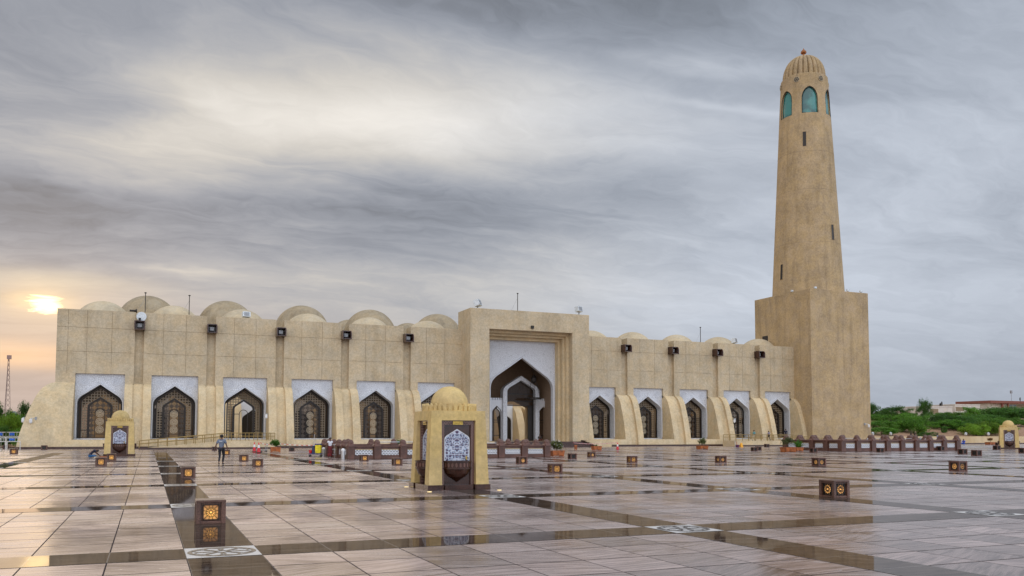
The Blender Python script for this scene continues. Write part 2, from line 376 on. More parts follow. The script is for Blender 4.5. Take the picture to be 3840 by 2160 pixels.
def polish(t, rough, lo, hi, ior=1.45):
    p = t.p; df = t.new('ShaderNodeBsdfDiffuse'); gl = t.new('ShaderNodeBsdfGlossy'); fr = t.new('ShaderNodeFresnel'); fr.inputs[0].default_value = ior
    for s in (df, gl):
        for l in list(p.inputs['Normal'].links): t.l.new(l.from_socket, s.inputs['Normal'])
    t.l.new(p.inputs['Base Color'].links[0].from_socket, df.inputs[0]); t.put(gl.inputs[0], (1, .94, .91)); t.put(gl.inputs['Roughness'], rough)
    mx = t.new('ShaderNodeMixShader'); t.put(mx.inputs[0], t.math('ADD', t.math('MULTIPLY', fr.outputs[0], hi), lo)); t.l.new(df.outputs[0], mx.inputs[1]); t.l.new(gl.outputs[0], mx.inputs[2]); t.l.new(mx.outputs[0], t.out.inputs[0])
polish(t, t.math('MAXIMUM', t.math('SUBTRACT', rg, .10), .12), t.math('MULTIPLY', t.math('SUBTRACT', 1, j), .04), t.math('MULTIPLY', t.math('SUBTRACT', 1, j), .72))
plaza = MB().add([(-120,-30,0),(260,-30,0),(260,123,0),(-120,123,0)], [(0,1,2,3)]).build('plaza_paving', mp); plaza['kind'] = 'structure'
mb_, t = mat('polished_dark_band'); P = t.sep(t.pos)
v_ = t.noise(t.scale(t.pos, (1.1, 7, 1)), 1.2, 6, .7, .6); c_ = t.noise(t.pos, .7, 5, .7, 1.0)
base = t.mix(t.ramp(v_, (.35, .7, 0, 1)), (.030, .020, .015), (.095, .070, .055)); base = t.mix(t.ramp(c_, (.62, .72, 0, .45)), base, (.20, .15, .12))
jx = t.math('LESS_THAN', t.math('PINGPONG', t.math('DIVIDE', t.math('SUBTRACT', P[0], GX-MX/2), MX), .5), .008)
jy = t.math('LESS_THAN', t.math('PINGPONG', t.math('DIVIDE', t.math('SUBTRACT', P[1], GY-MY/2), MY), .5), .007)
base = t.mix(t.math('MULTIPLY', t.math('MAXIMUM', jx, jy), .6), base, (.25, .23, .21))
t.put(t.p.inputs['Base Color'], base); t.put(t.p.inputs['Roughness'], t.ramp(v_, (.5, .8, .015, .10))); t.p.inputs['IOR'].default_value = 1.42
polish(t, t.ramp(v_, (.5, .8, .03, .12)), .06, .46, 1.42)
bands = MB(); I0, I1, J0, J1 = -6, 24, -2, 8
hw, hd = MX/2, MY/2
for i in range(I0, I1): bands.add([(GX+i*GS-hw,-20,.004),(GX+i*GS+hw,-20,.004),(GX+i*GS+hw,GY+J1*GT,.004),(GX+i*GS-hw,GY+J1*GT,.004)], [(0,1,2,3)])
for jj in range(J0, J1):
    y = GY+jj*GT
    for i in range(I0, I1-1): bands.add([(GX+i*GS+hw,y-hd,.004),(GX+(i+1)*GS-hw,y-hd,.004),(GX+(i+1)*GS-hw,y+hd,.004),(GX+i*GS+hw,y+hd,.004)], [(0,1,2,3)])
bands.build('dark_band', mb_, plaza, fix=False)
ms = plain('inlaid_white_marble', (.55, .53, .51), .5, var=.08); mdk = plain('inlaid_dark_stone', (.05, .035, .028), .35)
def medallion_meshes():
    a = MB().add([(-hw,-hd,0),(hw,-hd,0),(hw,hd,0),(-hw,hd,0)], [(0,1,2,3)])
    b = MB(); z = .004
    def ribbon(pts, w, closed=False):
        n = len(pts); vs = []; fs = []
        for i, (x, y) in enumerate(pts):
            p = pts[(i-1) % n] if (i or closed) else pts[i]; q = pts[(i+1) % n] if (i < n-1 or closed) else pts[i]
            dx, dy = q[0]-p[0], q[1]-p[1]; L = hypot(dx, dy) or 1; vs += [(x-dy/L*w, y+dx/L*w, z), (x+dy/L*w, y-dx/L*w, z)]
        for i in range(n if closed else n-1):
            k = (i+1) % n; fs.append((2*i, 2*i+1, 2*k+1, 2*k))
        b.add(vs, fs)
    R = .46
    ribbon([(R*cos(2*pi*k/48), R*sin(2*pi*k/48)) for k in range(48)], .034, True)
    ribbon([(.09*cos(2*pi*k/20), .09*sin(2*pi*k/20)) for k in range(20)], .022, True)
    for k in range(8):
        a0 = 2*pi*k/8+pi/8
        for s in (1, -1):
            pts = []
            for q in range(9):
                f = q/8; r = .09+f*.36; o = s*.135*sin(pi*f)
                pts.append((r*cos(a0)-o*sin(a0), r*sin(a0)+o*cos(a0)))
            ribbon(pts, .017)
    return a, b
am, bm_ = medallion_meshes()
med = am.build('medallion', ms, plaza, loc=(GX, GY, .008), fix=False); med2 = bm_.build('flower_inlay', mdk, med, fix=False)
for i in range(-2, 9):
    for jj in range(0, 6):
        if i == 0 and jj == 0: continue
        x, y = GX+i*GS, GY+jj*GT; u, v, dd = proj(x, y, 0)
        if -60 < u < 3900:
            o = med.copy(); C.objects.link(o); o.location = (x, y, .008); q = med2.copy(); C.objects.link(q); q.parent = o
# ================================================================ MOSQUE
FD, HT, SHZ, BOUT = 108.37, 15.9, 7.5, 2.95
WT, WB, SILL = 8.58, 1.18, 1.02
mosque = thing('mosque', 'long cream mosque with battered buttresses, white carved window arches and rows of shallow domes', 'building')
LB = [-9.79, -1.2, 6.76, 14.84, 22.97, 31.18]; PX0, PX1 = 38.85, 56.6
RB = [64.23, 72.37, 80.45, 88.48, 95.84]
CH = .50   # half width of the wall channel
def upper_panel(x0, x1, top=HT, zb=SHZ-.3):
    b = MB(); b.box(x0, x1, FD+.06, FD+2.2, zb, top)
    zs = [zb, 11.08, 13.85, top]; n = 4 if x1-x0 > 7.4 else 3
    fr = [0, .14, .38, .70, 1.0] if n == 4 else [0, .30, .66, 1.0]
    for i in range(n):
        for k in range(3):
            a = x0+(x1-x0)*fr[i]+(.018 if i else 0); c = x0+(x1-x0)*fr[i+1]-(.018 if i < n-1 else 0)
            z0 = zs[k]+(.018 if k else 0); z1 = zs[k+1]-(.018 if k < 2 else 0)
            b.box(a, c, FD, FD+.06, z0, z1)
    return b
PROF = [(1, 0), (.965, .10), (.925, .2), (.87, .3), (.81, .40), (.745, .5), (.67, .6), (.60, .68), (.54, .75), (.48, .81), (.41, .865), (.33, .91), (.24, .95), (.13, .982), (0, 1)]
def section(k=1., zmin=0., zmax=9., inset=0., y1=None):
    pts = [(FD-BOUT*k*o+inset, f*SHZ) for o, f in PROF]
    pts = [(min(y, FD), z) for y, z in pts]
    return pts
def pier(b, x0, x1, inset=0., yb=None):
    s = section(inset=inset); yb = yb or FD+1.0
    b.prism(s+[(yb, SHZ), (yb, 0)], x0, x1, 'x'); return b
def sill(b, x0, x1):
    s = [p for p in section() if p[1] < SILL-.05]
    f = SILL/SHZ; 
    for (o0, f0), (o1, f1) in zip(PROF, PROF[1:]):
        if f0 <= f <= f1: yo = FD-BOUT*(o0+(o1-o0)*(f-f0)/(f1-f0)); break
    b.prism(s+[(yo, SILL), (FD+1.0, SILL), (FD+1.0, 0)], x0, x1, 'x'); return b
ARCH = [(1, 0), (.995, .08), (.975, .16), (.94, .24), (.885, .32), (.81, .395), (.70, .475), (.35, .735), (0, 1)]
def arch_pts(w, zs, rise, cx=0., zb=None, rnd=False):
    A = ARCH if not rnd else [(cos(a*pi/16), sin(a*pi/16)) for a in range(9)]
    h = [(cx+w*x, zs+rise*z) for x, z in A]; l = [(2*cx-x, z) for x, z in h[::-1][1:]]
    r = h+l
    if zb is not None: r = [(cx+w, zb)]+r+[(cx-w, zb)]
    return r
def arch_wall(b, x0, x1, z0, z1, y0, y1, cx, w, zs, rise, zb=None):
    """wall sheet with an arched opening; zb = foot of the opening"""
    zb = z0 if zb is None else zb
    A = arch_pts(w, zs, rise, cx, zb)
    Bp = [(x1, zb)]+[(x1 if k == 0 else p[0], z1) for k, p in enumerate(A[1:-1])]+[(x0, zb)]
    # side columns and spandrel
    b.box(x0, cx-w, y0, y1, z0, z1) if x0 < cx-w-.01 else None
    b.box(cx+w, x1, y0, y1, z0, z1) if x1 > cx+w+.01 else None
    arc = arch_pts(w, zs, rise, cx)
    b.strip(arc, [(x, z1) for x, z in arc], y0, y1)
    if zb > z0+.01: b.box(cx-w, cx+w, y0, y1, z0, zb)
    return b
def band(b, cx, wi, wo, zs, ri, ro, zb, y0, y1, rnd=False):
    b.strip(arch_pts(wi, zs, ri, cx, zb, rnd), arch_pts(wo, zs, ro, cx, zb, rnd), y0, y1); return b
def filled(b, cx, w, zs, rise, zb, y, rnd=False):
    A = arch_pts(w, zs, rise, cx, zb, rnd); b.add([(x, y, z) for x, z in A], [tuple(range(len(A)))]); return b
# one window: frame, bronze bars, lattices, rosette column  (origin at centre of opening at floor level, front wall face y = 0)
SP = 5.15   # springing height
def make_window():
    w = MB(); hwid = 2.58
    arch_wall(w, -hwid, hwid, WB-.02, WT, .35, .75, 0, 2.36, SP, 2.22)
    w.box(-hwid, hwid, .35, 1.3, WB-.16, WB-.025)
    for s in (-1, 1): w.box(*(sorted((s*2.365, s*2.5))), .75, 1.55, WB, SP)
    w.strip(arch_pts(2.365, SP, 2.225), arch_pts(2.5, SP, 2.38), .75, 1.55)
    root = w.build('window', Mt['white'], mosque)
    m = MB(); band(m, 0, 2.36, 2.46, SP, 2.22, 2.36, WB+.12, .14, .345)
    band(m, 0, 2.50, 2.56, SP, 2.42, 2.50, WB+.12, .22, .345); m.build('arch_moulding', Mt['whiteplain'], root)
    for s in (-1, 1):
        m = MB(); c = (s*1.68, 7.78)
        for r, q in ((.52, .06), (.36, .04), (.17, .04)): m.strip([(c[0]+r*cos(a*pi/12), c[1]+r*sin(a*pi/12)) for a in range(24)], [(c[0]+(r-q)*cos(a*pi/12), c[1]+(r-q)*sin(a*pi/12)) for a in range(24)], .29, .348, True)
        for k in range(12):
            a = k*pi/6; m.strip([(c[0]+.1*cos(a-.15), c[1]+.1*sin(a-.15)), (c[0]+.46*cos(a-.05), c[1]+.46*sin(a-.05))], [(c[0]+.1*cos(a+.15), c[1]+.1*sin(a+.15)), (c[0]+.46*cos(a+.05), c[1]+.46*sin(a+.05))], .30, .348)
        m.build('rosette_relief', Mt['whiteplain'], root)
    f = MB(); Y = 1.45
    band(f, 0, 2.16, 2.36, SP, 2.0, 2.2, WB, Y-.05, Y+.08)
    band(f, 0, 1.93, 2.01, SP, 1.80, 1.88, WB, Y-.03, Y+.06)
    band(f, 0, 1.06, 1.32, 4.75, .95, 1.22, WB, Y-.10, Y+.10)
    band(f, 0, .46, .53, 4.15, .46, .53, WB, Y-.06, Y+.06, True)
    for x0, x1 in ((-1.06, -.53), (.53, 1.06)): f.box(x0, x1, Y-.04, Y+.04, 4.1, 4.17)
    f.box(-.46, .46, Y-.04, Y+.04, 1.62, 1.70)
    for x0, x1 in ((-1.93, -1.32), (1.32, 1.93)): f.box(x0, x1, Y-.04, Y+.04, 2.05, 2.13)
    f.box(-2.34, 2.34, Y-.06, Y+.06, WB, WB+.08)
    f.build('bronze_frame', Mt['frame'], root)
    l = MB(); l.strip(arch_pts(1.32, 4.75, 1.22, 0, WB+.1), arch_pts(1.93, SP, 1.80, 0, WB+.1), Y, Y+.004); l.build('outer_lattice', Mt['mesh'], root)
    l = MB()
    A = arch_pts(1.06, 4.75, .95, 0, 4.17); l.add([(x, Y+.02, z) for x, z in A], [tuple(range(len(A)))]); l.add([(-1.06, Y+.02, WB), (-.5, Y+.02, WB), (-.5, Y+.02, 4.1), (-1.06, Y+.02, 4.1)], [(0, 1, 2, 3)]); l.add([(.5, Y+.02, WB), (1.06, Y+.02, WB), (1.06, Y+.02, 4.1), (.5, Y+.02, 4.1)], [(0, 1, 2, 3)])
    l.build('ring_lattice', Mt['rings'], root)
    r = MB()
    for cz in (2.18, 3.10, 4.05):
        for rr, q in ((.43, .035), (.29, .025), (.12, .03)): r.strip([(rr*cos(a*pi/10), cz+rr*sin(a*pi/10)) for a in range(20)], [((rr-q)*cos(a*pi/10), cz+(rr-q)*sin(a*pi/10)) for a in range(20)], Y-.03, Y, True)
        for k in range(12):
            a = k*pi/6; r.strip([(.12*cos(a-.25), cz+.12*sin(a-.12)), (.40*cos(a-.04), cz+.40*sin(a-.04))], [(.12*cos(a+.12), cz+.12*sin(a+.12)), (.40*cos(a+.04), cz+.40*sin(a+.04))], Y-.025, Y)
    r.build('rosette', Mt['screen'], root)
    g = MB(); filled(g, 0, 2.34, SP, 2.19, WB, Y+.07); g.build('glass', Mt['glass'], root)
    return root
win = make_window(); first = [True]
def put_window(cx):
    o = win if first[0] else copy_tree(win, mosque); first[0] = False
    o.location = (cx, FD, 0)
    if 10 < cx < 11:   # third window is an open doorway onto the courtyard
        for ch in list(o.children):
            if ch.name.split('.')[0] in ('glass', 'ring_lattice', 'rosette'): bpy.data.objects.remove(ch)
    return o
def bay(x0, x1, cx, first_b=False, last=False, portal=0):
    """one bay of the wing between two channels"""
    a, c = (x0 if first_b else x0+CH), (x1 if last else x1-CH)
    wl, wr = cx-2.58, cx+2.58
    if portal == 1: c = x1
    if portal == 2: a = x0
    # upper panel stops at the window heads where the opening is
    up = upper_panel(a, c, zb=WT); up.box(a, wl, FD, FD+2.2, SHZ-.3, WT) ; up.box(wr, c, FD, FD+2.2, SHZ-.3, WT)
    up.build('wall_panel', Mt['wall'], mosque)
    lo = MB(); sill(lo, wl, wr)
    if first_b:
        # corner pier splays to the side as well
        L = []; S = section(); kx = 1.12
        n = len(S)
        vs = [(a-(FD-y)*kx, y, z) for y, z in S]+[(wl, y, z) for y, z in S]+[(a-(FD-y)*kx, FD+26, z) for y, z in S]
        fs = [(i, n+i, n+i+1, i+1) for i in range(n-1)]+[(2*n+i, i, i+1, 2*n+i+1) for i in range(n-1)]
        vs += [(wl, FD+1, 0), (wl, FD+1, SHZ)]; fs.append(tuple(range(n, 2*n))+(3*n+1, 3*n))
        lo.add(vs, fs)
    else: pier(lo, a+.07, wl)
    pier(lo, wr, c-(0 if (last or portal == 1) else .07))
    lo.build('battered_wall', Mt['batter'], mosque)
    put_window(cx)
bounds = [(LB[0], LB[1], -5.2, True, False, 0)]+[(LB[i], LB[i+1], [3.0-.2, 10.78, 18.9, 27.1][i-1], False, False, 0) for i in range(1, 5)]
bounds += [(LB[5], PX0, 35.25, False, True, 1), (PX1, RB[0], 60.15, True if False else False, False, 2)]
bounds += [(RB[0], RB[1], 68.32, False, False, 0), (RB[1], RB[2], 76.42, False, False, 0), (RB[2], RB[3], 84.5, False, False, 0), (RB[3], RB[4], 92.5, False, True, 0)]
for q in bounds: bay(*q)
def channel(x):
    b = MB(); b.box(x-CH, x+CH, FD+.45, FD+2.0, SHZ-.2, 15.05)
    b.build('wall_channel', Mt['wall'], mosque)
    b = MB(); S = section(inset=.42); S = [(y, z) for y, z in S if y < FD+.4]
    b.prism(S+[(FD+.45, SHZ-.12), (FD+1.0, SHZ-.12), (FD+1.0, 0)], x-CH-.07, x+CH+.07, 'x'); b.build('buttress_channel', Mt['batter'], mosque, smooth=False)
for x in LB[1:]+RB[:-1]: channel(x)
# side wall of the left end, roof, plinth, inner walls
b = MB(); b.box(LB[0], LB[0]+.6, FD+2.2, FD+26, SHZ-.3, HT); b.build('side_wall', Mt['wall'], mosque)
b = MB()
for x0, x1 in ((LB[0]+.1, PX0+.5), (PX1-.5, RB[4]+.1)): b.box(x0, x1, FD+2.0, FD+12, 14.75, 14.95)
b.build('roof', Mt['dome'], mosque)
b = MB(); kx = 1.12; f0 = FD-BOUT
b.box(LB[0]-BOUT*kx-.06, PX0+.4, f0-.07, f0+.25, 0, .26); b.box(PX1-.4, RB[4]-.3, f0-.07, f0+.25, 0, .26); b.box(LB[0]-BOUT*kx-.06, LB[0]-BOUT*kx+.2, f0+.25, FD+26, 0, .26)
b.build('plinth', Mt['plinth'], mosque)
# arcade behind the windows: floor, ceiling, courtyard side arches
b = MB()
for x0, x1 in ((LB[0]+.7, 43.2), (52.8, RB[4])):
    b.box(x0, x1, FD+2.0, FD+10, .75, .9)
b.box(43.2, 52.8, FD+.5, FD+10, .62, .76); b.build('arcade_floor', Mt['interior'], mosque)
b = MB(); cs = [q[2] for q in bounds]
xs = [LB[0]+.6]+[(cs[i]+cs[i+1])/2 for i in range(len(cs)-1)]+[RB[4]]
for i, cx in enumerate(cs):
    x0, x1 = xs[i], xs[i+1]
    if i == 5: x1 = 43.0
    if i == 6: x0 = 52.6
    b = MB(); arch_wall(b, x0, x1, 0, 14.7, FD+9.3, FD+10, cx, 2.4, 4.6, 2.0); b.build('arcade_wall', Mt['court'], mosque)
# far courtyard wall with the same sloping piers
CY = FD+52
b = MB(); b.box(-9, 118, CY, CY+1, 0, 13)
for k in range(15):
    x = -3+k*8.15
    for s0, s1 in ((-1.9, -.35), (.35, 1.9)): b.prism([(CY-4*o, f*7.2) for o, f in PROF]+[(CY+.1, 7.2), (CY+.1, 0)], x+s0, x+s1, 'x')
b.build('courtyard_wall', Mt['court'], mosque)
for k in range(14):
    cx = -3+(k+.5)*8.15; b = filled(MB(), cx, 1.9, 4.2, 1.9, .1, CY-.06).build('courtyard_door', Mt['frame'], mosque)
    arch_wall(MB(), cx-2.15, cx+2.15, .1, 7.8, CY-.35, CY-.1, cx, 1.9, 4.2, 1.9).build('door_surround', Mt['whiteplain'], b)
b = MB(); b.add([(-9, FD+10, .05), (118, FD+10, .05), (118, CY, .05), (-9, CY, .05)], [(0, 1, 2, 3)]); b.build('courtyard_floor', Mt['court'], mosque, fix=False)
# domes
def dome(x, y, R, ztop, seg=40, m='dome'):
    pr = [(R+.12, ztop-R-1.2), (R+.12, ztop-R*1.0+.1)]+[(R*cos(a*pi/2/14), ztop-R+R*sin(a*pi/2/14)) for a in range(1, 14)]+[(.02, ztop)]
    return MB().lathe(pr, seg).build('dome', Mt[m], mosque, True, loc=(x, y, 0), fix=True)
def dome_px(u, v, Y, R, m='dome'): p = onY(u, v, Y+0); dome(p.x, Y+0, R, p.z, 40, m)
k = 1/2.0698
for u, v in ((389, 1130), (654, 1147), (908, 1161), (1050+88, 0), (1383, 1190.5), (1602, 1203.5)):
    if v == 0: u, v = 1155, 1176.5
    dome_px(u, v, FD+6, 3.35)
for u, v in ((2215, 1240), (2370, 1245.5), (2535, 1255.5), (2692, 1264), (2841, 1271)): dome_px(u, v, FD+6, 3.35)
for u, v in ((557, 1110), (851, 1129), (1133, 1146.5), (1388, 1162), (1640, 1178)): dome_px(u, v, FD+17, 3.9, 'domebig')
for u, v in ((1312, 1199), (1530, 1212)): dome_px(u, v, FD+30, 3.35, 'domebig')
# portal block
PF = 105.1; PH = 18.45; OX0, OX1, OZ = 41.55, 53.98, 15.78; SY = 108.5
b = MB()
b.box(PX0, OX0, PF, FD+1.6, .0, PH); b.box(OX1, PX1, PF, FD+1.6, .0, PH); b.box(OX0, OX1, PF, FD+1.6, OZ, PH)
b.build('portal', Mt['wall'], mosque, bevel=.02)
portal = bpy.data.objects['portal']
b = MB()   # stepped reveal
for x, dy0, wd in ((OX0, 1.15, .36), (OX0+.36, 1.75, .32), (OX0+.68, 2.5, .36)):
    b.box(x, x+wd, PF+dy0, SY+.6, .7, OZ-.001); b.box(OX0+OX1-x-wd, OX0+OX1-x, PF+dy0, SY+.6, .7, OZ-.001)
for z, dy0, wd in ((OZ, 1.15, .36), (OZ-.36, 1.75, .32), (OZ-.68, 2.5, .40)):
    b.box(OX0+.36, OX1-.36, PF+dy0+.003, SY+.58, z-wd, z-.003)
b.build('stepped_reveal', Mt['batter'], portal)
SX0, SX1, SC = OX0+1.0, OX1-1.0, (OX0+OX1)/2
b = MB(); arch_wall(b, SX0, SX1, .74, OZ-1.05, SY, SY+.5, SC, 4.75, 8.0, 4.35); b.build('portal_screen', Mt['white'], portal)
b = MB(); band(b, SC, 4.75, 4.86, 8.0, 4.35, 4.48, .76, SY-.22, SY-.003); band(b, SC, 4.93, 5.05, 8.0, 4.58, 4.72, .76, SY-.14, SY-.003)
for s in (-1, 1):
    for r, q in ((.55, .05), (.36, .04), (.18, .04)):
        c = (SC+s*4.2, 13.9); b.strip([(c[0]+r*cos(a*pi/12), c[1]+r*sin(a*pi/12)) for a in range(24)], [(c[0]+(r-q)*cos(a*pi/12), c[1]+(r-q)*sin(a*pi/12)) for a in range(24)], SY-.05, SY-.003, True)
b.build('portal_moulding', Mt['whiteplain'], portal)
# vestibule behind, with the inner doorway wall
VY = 112.0; VC = SC+.55
b = MB(); b.box(SX0-.6, SX0, SY+.6, VY+5.2, .7, 14); b.box(SX1, SX1+.6, SY+.6, VY+5.2, .7, 14); b.box(SX0, SX1, SY+.6, VY+5.2, 13.3, 14)
arch_wall(b, SX0, SX1, .7, 13.3, VY+4.6, VY+5.2, VC+1.5, 2.9, 5.0, 1.8)
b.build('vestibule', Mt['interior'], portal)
b = MB(); wz = 6.75
p0 = onY(1700+380/2.0698, 1500, VY).x; p1 = onY(1700+660/2.0698, 1500, VY).x; DC = (p0+p1)/2; DW = (p1-p0)/2
zap = onY(1956, 1410, VY).z; zw = onY(1880, 1050+932/2.0698, VY).z
# flank walls with small arches
sl0, sl1 = onY(1700+297/2.0698, 1500, VY).x, onY(1700+750/2.0698, 1500, VY).x
sc1 = onY(1700+700/2.0698, 1500, VY).x; sc0 = 2*DC-sc1; za = onY(1700+700/2.0698, 1050+980/2.0698, VY).z
arch_wall(b, DC-DW-2.6, DC-DW+.2, .7, zw, VY, VY+.5, sc0, .72, za-.95, .95)
arch_wall(b, DC+DW-.2, DC+DW+2.6, .7, zw, VY, VY+.5, sc1, .72, za-.95, .95)
for s in (-1, 1):
    for k in range(7):
        x = DC+s*(DW+.15+k*.36); b.box(x-.12, x+.12, VY+.1, VY+.4, zw, zw+.32)
b.build('doorway_wall', Mt['whiteplain'], portal)
b = MB(); zsp = zap-2.35
band(b, DC, DW-.62, DW, zsp, 1.72, 2.35, .72, VY-.35, VY+.75); b.build('doorway_arch', Mt['white'], portal)
b = MB(); iw = DW-.64
band(b, DC, iw-.12, iw, zsp, 1.58, 1.7, .74, VY+.3, VY+.5)
z1 = onY(1956, 1050+940/2.0698, VY).z; z2 = onY(1956, 1050+975/2.0698, VY).z; z3 = onY(1956, 1050+885/2.0698, VY).z
for z, h_ in ((z1, .14), (z2, .10), (z3, .12)): b.box(DC-iw, DC+iw, VY+.32, VY+.48, z-h_/2, z+h_/2)
for s in (-1, 1):
    c = sc0 if s < 0 else sc1; band(b, c, .58, .70, za-1.05, .75, .9, .74, VY+.5, VY+.62); b.box(c-.7, c+.7, VY+.5, VY+.6, za-2.1, za-2.0); b.box(c-.85, c+.85, VY+.5, VY+.6, za-2.4, za-2.33); b.box(c-.85, c+.85, VY+.5, VY+.6, 1.5, 1.58)
b.build('door_frame', Mt['frame'], portal)
b = MB()
for c in (sc0, sc1): filled(b, c, .7, za-1.0, .85, .74, VY+.58)
A = arch_pts(iw-.1, zsp, 1.58, DC, z2); b.add([(x, VY+.4, z) for x, z in A], [tuple(range(len(A)))]); b.build('door_glass', Mt['glass'], portal)
b = MB(); b.box(DC+iw*.62, DC+iw, VY+.42, VY+.5, .74, z2); b.build('open_door_leaf', Mt['frame'], portal)
# lantern hanging in the vestibule
lx = onY(2002, 1420, 110.5).x; b = MB(); b.tube([(lx, 110.5, 13.3), (lx, 110.5, 10.2)], .03); b.lathe([(.05, 10.3), (.28, 10.0), (.42, 9.7), (.38, 9.3), (.2, 9.05), (.03, 8.95)], 10, lx, 110.5)
for a in range(6): b.tube([(lx+.4*cos(a), 110.5+.4*sin(a), 9.3), (lx+1.05*cos(a*pi/3), 110.5+1.05*sin(a*pi/3), 6.9)], .022)
b.lathe([(1.0, 6.95), (1.12, 6.85), (1.12, 6.7), (1.0, 6.68)], 20, lx, 110.5)
tag(b.build('chandelier', Mt['frame']), 'dark ring chandelier hanging on a rod inside the tall portal arch', 'chandelier')
# podium and steps of the portal
b = MB(); b.box(38.2, 41.3, 102.4, PF, 0, .76); b.box(54.6, 58.6, 102.4, PF, 0, .76); b.box(41.3, 54.6, 103.3, SY+.5, 0, .70)
b.build('portal_podium', Mt['batter'], mosque)
b = MB(); n = 5; ya = 100.2
for i in range(n): b.box(41.3, 54.6, ya+i*.62, 103.3+.01*i, .142*i, .142*(i+1))
b.box(41.3, 54.6, 103.3, PF+1, .702, .73)
b.prism([(ya-.3, 0), (ya-.3, .15), (103.3, .92), (103.9, .92), (103.9, 0)], 54.6, 54.95, 'x')
b.build('portal_steps', Mt['plinth'], mosque)
# ================================================================ MINARET
TX0, TY0 = 95.84, 104.45; TXW, TYW, TH = 12.15, 13.4, 24.87
mina = thing('minaret', 'tall tapering round minaret of tan render with ribbed dome, rising from a square tower block', 'minaret', (TX0+TXW/2, TY0+TYW/2, 0))
b = MB(); b.box(-TXW/2, TXW/2, -TYW/2, TYW/2, 0, TH); b.build('tower_block', Mt['tower'], mina, bevel=.04)
cxm, cym = TX0+TXW/2-.35, TY0+TYW/2
def zc(v): return zat(cxm, cym, v)
dist = proj(cxm, cym, 40)[2]
DZ = 61.5
def rad(z): return 5.78+(3.86-5.78)*(z-24.9)/(61.0-24.9)
ztop = zc(303)
b = MB(); pr = []
nz = 30
for i in range(nz+1):
    z = TH-.3+(60.9-TH+.3)*i/nz; pr.append((rad(z), z))
zw0, zw1 = zc(455)+.0, zc(356)
# shaft below the gallery, gallery wall with six arched openings, drum above
def ringwall(b, za, zb, n=96, ri=None, step=1.0):
    m = max(1, int((zb-za)/step)); b.lathe([(rad(za+(zb-za)*i/m), za+(zb-za)*i/m) for i in range(m+1)], n)
ringwall(b, TH-.2, zw0)
vdir = atan2(-cym, -cxm)   # towards the viewer
wa = [vdir+radians(12.3)+k*pi/3 for k in range(6)]
HA = radians(18.6)
A2_ = [(1, 0), (.985, .18), (.93, .38), (.83, .56), (.68, .72), (.48, .85), (.25, .94), (0, 1)]
def arch2(z, r): h = [(x, z+r*q) for x, q in A2_]; return h+[(-x, q) for x, q in h[::-1][1:]]
NSEG = 24
for k in range(6):
    a0 = wa[k]
    # pier between openings
    for q in range(8):
        p0a = a0+HA+(pi/3-2*HA)*q/8; p1a = a0+HA+(pi/3-2*HA)*(q+1)/8
        for (za, zb) in ((zw0, zw1+.6),):
            r0, r1 = rad(za), rad(zb)
            b.add([(r0*cos(p0a), r0*sin(p0a), za), (r0*cos(p1a), r0*sin(p1a), za), (r1*cos(p1a), r1*sin(p1a), zb), (r1*cos(p0a), r1*sin(p0a), zb)], [(0, 1, 2, 3)])
    # head above the arch and reveals
    hz = zw1-2.1; A = arch2(hz, 2.1)
    for (x0, z0), (x1, z1) in zip(A, A[1:]):
        q0, q1 = a0+x0*HA, a0+x1*HA; zt = zw1+.6; rt_ = rad(zt)
        b.add([(rad(z0)*cos(q0), rad(z0)*sin(q0), z0), (rad(z1)*cos(q1), rad(z1)*sin(q1), z1), (rt_*cos(q1), rt_*sin(q1), zt), (rt_*cos(q0), rt_*sin(q0), zt)], [(0, 1, 2, 3)])
        i0, i1 = rad(z0)-.45, rad(z1)-.45
        b.add([(rad(z0)*cos(q0), rad(z0)*sin(q0), z0), (rad(z1)*cos(q1), rad(z1)*sin(q1), z1), (i1*cos(q1), i1*sin(q1), z1), (i0*cos(q0), i0*sin(q0), z0)], [(0, 1, 2, 3)])
    for s in (-1, 1):
        q0 = a0+s*HA; za, zb = zw0, hz
        b.add([(rad(za)*cos(q0), rad(za)*sin(q0), za), (rad(zb)*cos(q0), rad(zb)*sin(q0), zb), ((rad(zb)-.45)*cos(q0), (rad(zb)-.45)*sin(q0), zb), ((rad(za)-.45)*cos(q0), (rad(za)-.45)*sin(q0), za)], [(0, 1, 2, 3)])
b.lathe([(rad(zw1+.6), zw1+.6), (rad(ztop-.5), ztop-.5), (rad(ztop)-.02, ztop-.15), (rad(ztop)-.25, ztop), (3.2, ztop)], 96)
sh = b.build('shaft', Mt['tower'], mina, loc=(cxm-mina.location.x, 0, 0)); off = sh.location.copy()
for p in sh.data.polygons: p.use_smooth = True
sh.data.set_sharp_from_angle(angle=radians(40))
for v in (731, 925, 590):   # recessed day joints round the shaft
    z = zc(v+6); b = MB(); b.lathe([(rad(z)+.012, z-.03), (rad(z)+.012, z+.03)], 96); o = b.build('day_joint', stucco('joint_render', (.35, .27, .18)) if v == 731 else bpy.data.materials['joint_render'], mina, loc=off)
mgl, t = mat('teal_glass'); t.put(t.p.inputs['Base Color'], (.03, .16, .16)); t.p.inputs['Roughness'].default_value = .04; t.p.inputs['Specular IOR Level'].default_value = .8
n = t.noise(t.pos, .5, 3); t.put(t.p.inputs['Base Color'], t.mix(t.ramp(n, (.4, .6, 0, 1)), (.015, .10, .10), (.05, .24, .22)))
